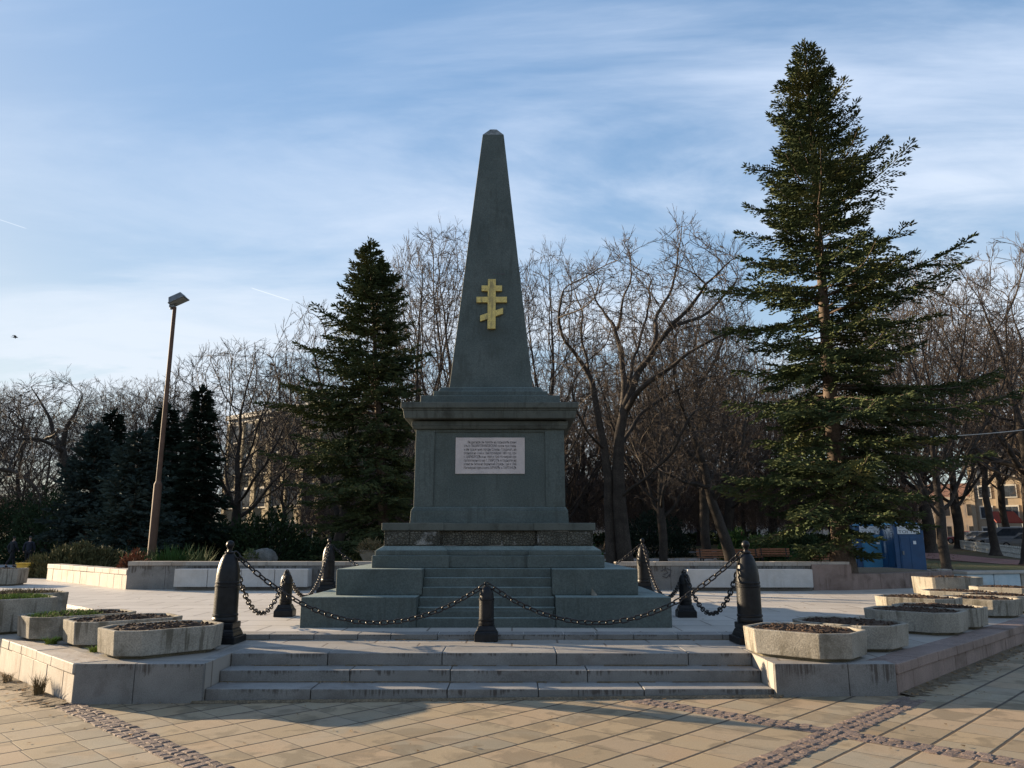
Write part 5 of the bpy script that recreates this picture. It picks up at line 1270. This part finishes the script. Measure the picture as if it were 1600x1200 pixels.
# ------------------------------------------------------------------ benches
m_slat = stone('orange_slats', (.19, .075, .037), (.25, .105, .052), 4, .6, .2, 40, .2, stain=(.2, .08, .04), stain_amt=.4)
def park_bench(label, x, y, z, rz):
    t = thing('park_bench', label, 'bench', (x, y, z), rz, 'orange park benches')
    mb = MB()
    for k in range(4): mb.box(-.9, .9, -.22 + k * .11, -.13 + k * .11, .43, .46)
    link('seat', mb, m_slat, t, bevel=.006)
    mb = MB()
    for k in range(3): mb.obox((-.9, .26 + k * .035, .52 + k * .13), (1, 0, 0), (0, 1, 0), 1.8, .03, .10)
    link('backrest', mb, m_slat, t, bevel=.006)
    for s in (-.7, .7):
        mb = MB(); mb.box(s - .03, s + .03, -.2, -.14, 0, .43); mb.box(s - .03, s + .03, .18, .24, 0, .43); mb.box(s - .03, s + .03, -.2, .24, .39, .43)
        mb.add([(s - .025, .20, .40), (s + .025, .20, .40), (s + .025, .25, .40), (s - .025, .25, .40), (s - .025, .30, .90), (s + .025, .30, .90), (s + .025, .34, .90), (s - .025, .34, .90)], [(3, 2, 1, 0), (4, 5, 6, 7), (0, 1, 5, 4), (1, 2, 6, 5), (2, 3, 7, 6), (3, 0, 4, 7)])
        link('leg', mb, m_iron, t)
    return t
x, y, zg = px(1117, 43); b0 = park_bench('orange slatted park bench just left of the leaning trunk', x, y, zg + .03, R(8))
x, y, zg = px(1166, 43.5); dup(b0, (x, y, zg + .03), R(4), 'orange slatted park bench just right of the leaning trunk')
x, y, zg = px(1212, 45); dup(b0, (x, y, zg + .03), R(-5), 'orange park bench in front of the wide clipped bush')
x, y, zg = px(1296, 37); dup(b0, (x, y, zg + .10), R(186), 'orange park bench beside the big spruce trunk, back turned')
t = thing('bed_edging', 'low sunlit timber edging near the leaning trunk', 'edging', (XA(1088, 40, .8), 40, .50)); mb = MB(); mb.box(0, 1.6, 0, .3, -.4, .12); mb.box(1.7, 3.4, 0, .3, -.4, .10); link('timber', mb, m_coping, t, bevel=.02)

# ------------------------------------------------------------------ carved rock and urn by the left wall
m_rock = stone('dark_rock', (.10, .105, .10), (.16, .16, .15), 3, .9, .8, 30, .3, stain=(.06, .06, .05))
x, y, zg = px(405, 26.5); t = thing('stone_sculpture', 'grey carved rock sculpture behind the wall near the fir', 'sculpture', (x, y, zg + .1))
mb = MB(); mb.frus(0.0, 0, .95, .7, .80, .6, -.2, .85); link('pedestal', mb, m_rock, t, bevel=.03)
bm = bmesh.new(); bmesh.ops.create_icosphere(bm, subdivisions=4, radius=1)
for v in bm.verts:
    k = 1 + .22 * noise.noise(v.co * 1.6 + Vector((4, 0, 0))) + .07 * noise.noise(v.co * 5); v.co = Vector((v.co.x * .62 * k, v.co.y * .45 * k, v.co.z * .50 * k)); v.co.x += -.25 * max(0, v.co.z); v.co.z = max(v.co.z, -.34); v.co.z = min(v.co.z, .33 + .25 * v.co.x); v.co.x = max(v.co.x, -.55)
me = bpy.data.meshes.new('rock'); bm.to_mesh(me); bm.free(); link('rock', me, m_rock, t, loc=(-.05, 0, 1.05), smooth=True).scale = (.85, .9, .9)
link('lichen', leaf_blob(5, .26, .12, .28, 260, .07, .05), m_yucca, t, loc=(-.22, -.40, 1.05))
x, y, zg = px(577, 26.0); t = thing('stone_urn', 'small stone urn with dry plants behind the wall by the fir trunk', 'urn', (x, y, zg))
mb = MB(); mb.lathe([(.30, -.1), (.30, .5), (.20, .62), (.16, .9), (.2, 1.0), (.34, 1.22), (.38, 1.36), (.40, 1.40), (.35, 1.40), (.33, 1.34)], 24); link('bowl', mb, m_conc, t, smooth=True)
link('dry_plant', leaf_blob(6, .40, .40, .35, 500, .14, .03), m_drygrass, t, loc=(0, 0, 1.33))

# ------------------------------------------------------------------ bin and two walkers
m_yellow = plain('yellow_paint', (.42, .27, .03), .5, .2, 4)
x, y, zg = px(37, 26.4); t = thing('litter_bin', 'mustard yellow litter bin beside the juniper', 'bin', (x, y, Z4)); mb = MB(); mb.frus(0, 0, .40, .36, .46, .40, 0, .44); link('body', mb, m_yellow, t, bevel=.015); mb = MB(); mb.frus(0, 0, .50, .44, .50, .44, .442, .49); link('rim', mb, m_yellow, t, bevel=.01)
def skinned(name, joints, edges, mat, parent, sub=2):
    me = bpy.data.meshes.new(name); me.from_pydata([j[0] for j in joints], edges, []); me.update()
    o = link(name, me, mat, parent)
    sk = o.modifiers.new('skin', 'SKIN'); sk.use_smooth_shade = True
    lay = me.skin_vertices[0].data
    for i, j in enumerate(joints): r = j[1]; lay[i].radius = (r, r) if not hasattr(r, '__len__') else r
    lay[0].use_root = True
    s = o.modifiers.new('sub', 'SUBSURF'); s.levels = sub; s.render_levels = sub
    return o
m_skin = plain('skin', (.42, .25, .18), .55, .08); m_jacket = plain('dark_jacket', (.013, .015, .020), .8, .3); m_jacket2 = plain('navy_jacket', (.018, .022, .036), .8, .3); m_trou = plain('dark_trousers', (.015, .015, .017), .85, .3); m_hat = plain('grey_knit_hat', (.06, .06, .065), .9, .2); m_hair = plain('dark_hair', (.03, .025, .02), .7, .2); m_shoe = plain('black_shoe', (.012, .012, .012), .5)
def person(label, x, y, z, rz, jk, stride, hat):
    """walking figure seen from behind; local +Y is the walking direction"""
    t = thing('person', label, 'person', (x, y, z), rz); s = stride
    J = [((0, 0, .93), .12), ((0, .01, 1.10), .125), ((0, .02, 1.30), (.16, .11)), ((0, .02, 1.43), (.12, .08)), ((0, .03, 1.50), .055), ((0, .045, 1.56), .06), ((0, .05, 1.64), (.078, .09)), ((0, .05, 1.73), .06),
         ((-.10, 0, .88), .085), ((-.105, s * .22, .50), .06), ((-.105, s * .24, .12), .042), ((-.11, s * .36, .05), .035), ((.10, 0, .88), .085), ((.105, -s * .10, .50), .06), ((.105, -s * .34, .14), .042), ((.11, -s * .26, .04), .035),
         ((-.20, .02, 1.40), .055), ((-.26, -s * .10, 1.15), .045), ((-.25, s * .0, .92), .033), ((-.245, s * .03, .84), .036), ((.20, .02, 1.40), .055), ((.26, s * .08, 1.15), .045), ((.25, s * .22, .94), .033), ((.245, s * .26, .87), .036)]
    E_ = [(0, 1), (1, 2), (2, 3), (3, 4), (4, 5), (5, 6), (6, 7), (0, 8), (8, 9), (9, 10), (10, 11), (0, 12), (12, 13), (13, 14), (14, 15), (3, 16), (16, 17), (17, 18), (18, 19), (3, 20), (20, 21), (21, 22), (22, 23)]
    skinned('body', J, E_, m_skin, t)
    JJ = [((0, 0, .86), (.185, .14)), ((0, .01, 1.10), (.175, .14)), ((0, .02, 1.30), (.20, .14)), ((0, .02, 1.44), (.13, .10)), ((0, .03, 1.51), .075)] + [(p, r + .022) for p, r in ((J[16]), (J[17]), (J[18]), (J[20]), (J[21]), (J[22]))]
    skinned('jacket', JJ, [(0, 1), (1, 2), (2, 3), (3, 4), (3, 5), (5, 6), (6, 7), (3, 8), (8, 9), (9, 10)], jk, t)
    JT = [((0, 0, .95), (.15, .12))] + [(J[i][0], J[i][1] + .022) for i in (8, 9, 10, 12, 13, 14)]
    skinned('trousers', JT, [(0, 1), (1, 2), (2, 3), (0, 4), (4, 5), (5, 6)], m_trou, t)
    for i, j in ((10, 11), (14, 15)):
        a, b = J[i][0], J[j][0]; skinned('shoe', [((a[0], a[1] - .05, b[2] + .01), .05), ((b[0], b[1] - .05, b[2]), .05), ((b[0], b[1] + .06, b[2] - .01), .04)], [(0, 1), (1, 2)], m_shoe, t, 1)
    if hat:
        skinned('knit_hat', [((0, .04, 1.68), (.098, .105)), ((0, .04, 1.76), (.085, .09)), ((0, .04, 1.795), .05)], [(0, 1), (1, 2)], m_hat, t)
    else:
        skinned('hair', [((0, .02, 1.60), (.075, .07)), ((0, .03, 1.69), (.092, .10)), ((0, .04, 1.755), (.08, .085))], [(0, 1), (1, 2)], m_hair, t)
    return t
x, y, zg = px(16, 46); person('person in a black coat striding along the path at the left edge', x, y, zg + .04, R(-25), m_jacket, 1.0, False)
x, y, zg = px(42, 45.2); person('person in a bulky navy jacket and grey hat walking away beside the other', x, y, zg + .04, R(15), m_jacket2, .55, True)

# ------------------------------------------------------------------ buildings
m_ochre = stone('ochre_plaster', (.40, .345, .235), (.48, .415, .29), 1.0, .85, .15, 30, .08, stain=(.3, .23, .13), stain_amt=.4); m_pale = stone('pale_plaster', (.50, .47, .42), (.58, .55, .50), 1, .85, .1, 30, .06); m_tan = stone('tan_plaster', (.34, .27, .19), (.40, .32, .23), 1, .85, .1, 30, .08)
m_brick = stone('dark_red_roof', (.15, .085, .065), (.20, .12, .09), 3, .85, .3, 20, .3)
m_win = plain('window_glass', (.05, .06, .075), .12, .3, 2, 0, .6); m_trim = plain('white_trim', (.55, .52, .46), .7, .08)
def building(label, x, y, z, rz, W, Dp, Hh, fl, cols, mat, roof=True, trim=True):
    t = thing('building', label, 'building', (x, y, z), rz)
    mb = MB(); mb.box(-W / 2, W / 2, 0, Dp, -.5, Hh); link('wall', mb, mat, t)
    mb = MB(); mb.box(-W / 2 - .4, W / 2 + .4, -.4, Dp + .4, Hh, Hh + .45); mb.box(-W / 2 - .15, W / 2 + .15, -.15, Dp + .15, Hh - .4, Hh - .003); link('cornice', mb, m_trim if trim else mat, t)
    if roof:
        mb = MB(); mb.frus(0, Dp / 2, W + .6, Dp + .6, W * .6, Dp * .3, Hh + .45, Hh + 2.6); rf = link('roof', mb, m_brick, t)
        mb = MB(); mb.box(W * .18, W * .18 + 1.6, Dp * .3, Dp * .3 + 1.2, Hh + 1, Hh + 3.6); link('chimney', mb, m_brick, rf)
    fh = Hh / fl; cwid = W / cols
    for f in range(fl):
        for c_ in range(cols):
            cx_ = -W / 2 + (c_ + .5) * cwid; z0 = f * fh + fh * .28; h_ = fh * .52; w_ = min(1.25, cwid * .5)
            mb = MB(); mb.box(cx_ - w_ / 2 - .14, cx_ + w_ / 2 + .14, -.10, -.003, z0 - .14, z0 + h_ + .2); fr = link('window', mb, m_trim, t)
            mb = MB()
            for s in (0, 1): mb.box(cx_ - w_ / 2 + s * (w_ / 2 + .03), cx_ - .03 + s * (w_ / 2 + .03), -.115, -.102, z0, z0 + h_)
            link('pane', mb, m_win, fr)
    if cols > 4:
        mb = MB()
        for c_ in range(cols + 1): mb.box(-W / 2 + c_ * cwid - .25, -W / 2 + c_ * cwid + .25, -.22, -.004, 0, Hh - .42)
        link('pilaster', mb, mat, t)
    return t
zB = zt(-20, 72)
building('yellow building with tall windows seen between the round tree and the fir', XA(420, 74, 5), 74, zB, R(-38), 15, 12, D(430, 640, 74)[1] - zB - .4, 4, 6, m_ochre, roof=False)
building('white building glimpsed far behind the fir', XA(548, 92, 4), 92, .8, R(-4), 16, 10, 8, 3, 6, m_pale)
building('pale building glimpsed between far trunks right of the monument', XA(985, 106, 4), 106, 1.1, R(3), 26, 10, 6.5, 2, 9, m_pale)
building('white building glimpsed between the thicket and the big spruce', XA(1190, 106, 4), 106, 1.1, R(-3), 22, 10, 7.5, 2, 8, m_pale)
building('tan apartment block rising at the right picture edge', XA(1640, 96, 8), 96, 1.2, R(-42), 17, 16, D(1590, 652, 96)[1] - 1.2, 6, 6, m_tan, roof=False)
building('long low pale building behind the parked cars on the right', XA(1500, 112, 4), 112, 1.25, R(-30), 34, 10, 6.2, 2, 10, m_pale)
m_awn = plain('red_awning', (.22, .03, .02), .6, .1)
t = thing('awning', 'small red awning behind the parked cars', 'awning', (XA(1580, 92, 3), 92, 1.25)); mb = MB(); mb.add([(-1.6, 0, 2.6), (1.6, 0, 2.6), (1.6, 1.6, 3.9), (-1.6, 1.6, 3.9), (-1.6, 0, 2.45), (1.6, 0, 2.45), (1.6, 1.6, 3.75), (-1.6, 1.6, 3.75)], [(0, 1, 2, 3), (7, 6, 5, 4), (0, 4, 5, 1), (1, 5, 6, 2), (2, 6, 7, 3), (3, 7, 4, 0)]); link('cover', mb, m_awn, t)
for s in (-1.5, 1.5): mb = MB(); mb.box(s - .05, s + .05, 0.05, .15, -.1, 2.44); link('post', mb, m_greymetal, t)

# ------------------------------------------------------------------ parked cars
m_tyre = plain('tyre', (.02, .02, .02), .9); m_rim = plain('rim', (.35, .35, .36), .35, .05, 4, .6); m_tail = plain('tail_light', (.35, .015, .01), .3); m_headl = plain('head_light', (.6, .6, .6), .15); m_plate = plain('plate', (.6, .6, .58), .5)
def car(label, x, y, z, rz, colr, van=False):
    t = thing('parked_car', label, 'van' if van else 'car', (x, y, z), rz, 'cars parked along the far street'); pm = plain('car_paint', colr, .28, .05, 3, .1, .5, coat=.6)
    L, W = (2.3, .92) if van else (2.1, .86); Hb = 1.05 if van else .86
    st = [(-L, .42, Hb * .78, .74), (-L + .08, .30, Hb * .95, .92), (-L * .6, .24, Hb, 1.0), (0, .22, Hb, 1.0), (L * .5, .24, Hb * .97, 1.0), (L - .25, .28, Hb * .88, .95), (L, .40, Hb * .68, .78)]
    mb = MB(); o = []
    for (xx, zb, zt_, k) in st:
        w_ = W * k; mb.v.extend([(xx, -w_ * .92, zb), (xx, -w_, (zb + zt_) / 2), (xx, -w_ * .93, zt_), (xx, w_ * .93, zt_), (xx, w_, (zb + zt_) / 2), (xx, w_ * .92, zb)])
    for i in range(len(st) - 1):
        for k in range(6): a = i * 6 + k; b = i * 6 + (k + 1) % 6; mb.f.append((a, b, b + 6, a + 6)); mb.m.append(0)
    mb.f.append((0, 1, 2, 3, 4, 5)[::-1]); mb.f.append(tuple(len(mb.v) - 6 + k for k in range(6))); mb.m += [0, 0]
    mb.f = [q[::-1] for q in mb.f]
    link('body', mb, pm, t, bevel=.05)
    Hr = 1.95 if van else 1.46
    cab = [(-L + .10, Hb - .01, .9), (-L * .78 if not van else -L + .22, Hr - .04, .74), (L * .12 if not van else L * .42, Hr, .74), (L * .46 if not van else L * .74, Hb - .02, .9)]
    mb = MB(); V = [(xx, s * W * k, zz) for s in (-1, 1) for (xx, zz, k) in cab]; mb.add(V, [(0, 1, 2, 3)[::-1], (4, 5, 6, 7), (0, 1, 5, 4), (1, 2, 6, 5), (2, 3, 7, 6), (3, 0, 4, 7)]); link('cabin', mb, pm, t, bevel=.04)
    mb = MB()
    for s in (-1, 1):
        q = []
        for fx, fz in ((.10, .12), (.17, .86), (.80, .86), (.94, .12)):
            top = cab[1][0] + (cab[2][0] - cab[1][0]) * fx; bot = cab[0][0] + (cab[3][0] - cab[0][0]) * fx; zz = Hb + (Hr - Hb) * fz; kk = .9 + (.74 - .9) * fz
            q.append((bot + (top - bot) * fz, s * (W * kk + .012), zz))
        mb.add(q, [(0, 1, 2, 3) if s > 0 else (3, 2, 1, 0)])
    for a, b, dx in ((cab[0], cab[1], -.015), (cab[3], cab[2], .015)):
        q = []
        for f, s in ((.15, -1), (.15, 1), (.86, 1), (.86, -1)):
            q.append((a[0] + (b[0] - a[0]) * f + dx, s * W * (a[2] + (b[2] - a[2]) * f) * .88, a[1] + (b[1] - a[1]) * f + .01))
        mb.add(q, [(0, 1, 2, 3)])
    link('window', mb, m_win, t)
    for sx_ in (-1, 1):
        for sy_ in (-1, 1):
            def wl_(r0, r1, y0, y1):
                m2 = MB(); m2.lathe([(r0, y0), (r1, y0), (r1, y1), (r0, y1)], 20); m2.v = [(v[0] + sx_ * L * .62, sy_ * (W - .12) + v[2], v[1] + .32) for v in m2.v]; return m2
            wh = link('wheel', wl_(.02, .32, -.11, .13), m_tyre, t); link('rim', wl_(.02, .20, sy_ * .132 - .01, sy_ * .132 + .01), m_rim, wh)
    for s in (-1, 1):
        mb = MB(); mb.box(-L - .02, -L + .05, s * W * .62 - .10, s * W * .62 + .10, Hb * .62, Hb * .62 + (.45 if van else .2)); link('tail_light', mb, m_tail, t)
        mb = MB(); mb.box(L - .07, L + .015, s * W * .55 - .14, s * W * .55 + .14, Hb * .55, Hb * .55 + .13); link('headlight', mb, m_headl, t)
    mb = MB(); mb.box(-L - .03, -L + .03, -.26, .26, .48, .60); link('number_plate', mb, m_plate, t)
    return t
for i, (p, Y, lab, colr, van) in enumerate([(1586, 72, 'white van-like car parked nearest the right picture edge', (.30, .30, .31), True), (1565, 77, 'silver car parked just left of the white one', (.20, .205, .215), False), (1545, 82, 'grey hatchback parked behind the leaning tree', (.12, .13, .14), False), (1527, 87, 'pale car with a dark rear window, left of the leaning trunk', (.24, .245, .25), False), (1510, 92, 'red car at the left end of the parked row', (.28, .035, .03), False), (1606, 70, 'light grey car cut by the right picture edge', (.22, .225, .23), False)]):
    x, y, zg = px(p, Y); car(lab, x, y, zg + .04, R(118), colr, van)
# low fence between footpath and street
m_fence = plain('white_fence_paint', (.40, .39, .36), .6, .15)
A = Vector((XA(1598, 52, 1), 52)); B = Vector((XA(1500, 74, 1.2), 74)); t = thing('street_fence', 'low white picket fence between the red footpath and the parked cars', 'fence', (A.x, A.y, 0)); n = 44; u = (B - A).normalized(); L = (B - A).length; ang = math.atan2(u.y, u.x)
for k in range(n + 1):
    p = A + (B - A) * (k / n); zg = zt(p.x, p.y); mb = MB(); mb.obox((p.x - A.x - .06, p.y - A.y - .03, zg - .1), (1, 0, 0), (0, 1, 0), .12, .06, .85); link('post', mb, m_fence, t)
mb = MB(); mb.tube([(0, -.05, zt(A.x, A.y) + .62), (B.x - A.x, B.y - A.y - .05, zt(B.x, B.y) + .62)], .03, 6); mb.tube([(0, -.05, zt(A.x, A.y) + .25), (B.x - A.x, B.y - A.y - .05, zt(B.x, B.y) + .25)], .03, 6); link('rail', mb, m_fence, t)

# ------------------------------------------------------------------ overhead cable and a bird
m_cable = plain('pale_cable', (.45, .43, .40), .6)
A = Vector((*D(1372, 684, 25)[:1], 25, D(1372, 684, 25)[1])); B = Vector((*D(1660, 664, 24)[:1], 24, D(1660, 664, 24)[1])); pts = [A.lerp(B, i / 30) - Vector((0, 0, .25 * 4 * (i / 30) * (1 - i / 30) * .45)) for i in range(31)]
mb = MB(); mb.tube(pts, .014, 6); tag(link('cable', mb, m_cable, smooth=True), 'thin pale overhead cable running from the spruce to the right', 'cable')
X, Z = D(24, 527, 60); m_bird = plain('dark_feathers', (.03, .03, .035), .8)
t = thing('bird', 'small dark bird flying over the left trees', 'bird', (X, 60, Z), R(20))
mb = MB(); n = 10
for k in range(n + 1):
    a = k / n; r = .055 * math.sin(math.pi * min(1, a * .9 + .08)) ** .7
    for j in range(8): an = 2 * math.pi * j / 8; mb.v.append((-.20 + .4 * a, r * math.cos(an), r * math.sin(an)))
for k in range(n):
    for j in range(8): a_ = k * 8 + j; b_ = k * 8 + (j + 1) % 8; mb.f.append((a_, b_, b_ + 8, a_ + 8)); mb.m.append(0)
for s in (-1, 1):
    pr = [(.08, 0, .02, .16), (.06, .16, .12, .15), (.0, .32, .10, .11), (-.10, .46, .0, .03)]
    V = [(x_, s * y_, z_) for (x_, y_, z_, c_) in pr] + [(x_ - c_, s * y_, z_) for (x_, y_, z_, c_) in pr]; V += [(v[0], v[1], v[2] - .012) for v in V]
    mb.add(V, [q for k in range(3) for q in ((k, k + 1, k + 5, k + 4), (k + 8, k + 12, k + 13, k + 9))])
mb.add([(-.18, -.03, .01), (-.18, .03, .01), (-.32, .07, .0), (-.32, -.07, .0)], [(0, 1, 2, 3)])
link('body', mb, m_bird, t, smooth=True)

# ------------------------------------------------------------------ litter: fallen leaves and crumbs
rng = Rng(17); Qs = []
def leaf(x, y, z, s):
    a = rng.u(0, 6.283); c_, s_ = math.cos(a), math.sin(a); t1 = rng.u(-.5, .5); t2 = rng.u(-.5, .5); w_ = s * rng.u(.4, .7); cu = rng.u(0, .4) * s
    Qs.append([(x + c_ * u_ - s_ * v_, y + s_ * u_ + c_ * v_, z + .004 + abs(t1 * u_) + abs(t2 * v_) + (cu if k == 2 else 0)) for k, (u_, v_) in enumerate(((-s, 0), (0, -w_), (s, 0), (0, w_)))])
for i in range(520):   # along the two angled walls
    if rng.random() < .5: d = rng.u(0, 7) ; o = abs(rng.gauss(0, .28)) + .03; x = XL - d * Q * 1.0 - o * Q; y = YF + d * Q - o * Q
    else: d = rng.u(0, 8.5); o = abs(rng.gauss(0, .25)) + .03; x = XR + d * Q + o * Q; y = YF + d * Q - o * Q
    leaf(x, y, zt(x, y) + .018, rng.u(.012, .035))
for i in range(170): x = rng.u(-5.5, 5); y = 8.42 - abs(rng.gauss(0, .10)) - .02; leaf(x, y, zt(x, y) + .008, rng.u(.006, .018))
for i in range(95): x = rng.u(-5.5, 6); y = rng.u(4.6, 8.2); leaf(x, y, zt(x, y) + .002, rng.u(.008, .026))
for (y0, z) in ((8.84, .098), (9.15, .224)):
    for i in range(34): leaf(rng.u(-3.1, 2.65), y0 - abs(rng.gauss(0, .05)), z, rng.u(.008, .022))
for i in range(60): leaf(rng.u(-3.4, 2.9), 10.38 - abs(rng.gauss(0, .12)), Z3 + .004, rng.u(.008, .025))
for i in range(70): x = rng.u(-9, 8); y = 12 + rng.random() * 7; (abs(x - MX) > 2.8) and leaf(x, y, Z4 + .002, rng.u(.012, .03))
tag(link('fallen_leaves', quads_mesh('fallen_leaves', np.array(Qs)), m_leaf), 'dry fallen leaves scattered along walls and steps', 'leaves', kind='stuff')
Qs = []
for i in range(5200):  # leaf litter on the park floor behind the walls
    Y = rng.u(36, 60); x = XA(rng.u(300, 1500), Y, 1.0); leaf(x, Y, zt(x, Y), rng.u(.04, .09))
tag(link('leaf_litter', quads_mesh('leaf_litter', np.array(Qs)), m_leaf), 'brown leaf litter on the park floor', 'leaves', kind='stuff')

# tall spruces just outside the picture on the left: they keep the far side of the park in shade
for i, (x, y, k) in enumerate([(-52, 57, 2.6), (-56, 61, 2.4), (-49, 49.5, 1.7), (-60, 66, 2.5)]):
    put_tree('spruce_tree', 'tall dark spruce standing outside the picture beyond its left edge', sp2[0], sp2[1], (x, y, zt(x, y) - .03), i * 1.1, (k * 1.5, k * 1.5, k), group='spruces outside the picture', mt=m_firbark, mc=m_darkfir)
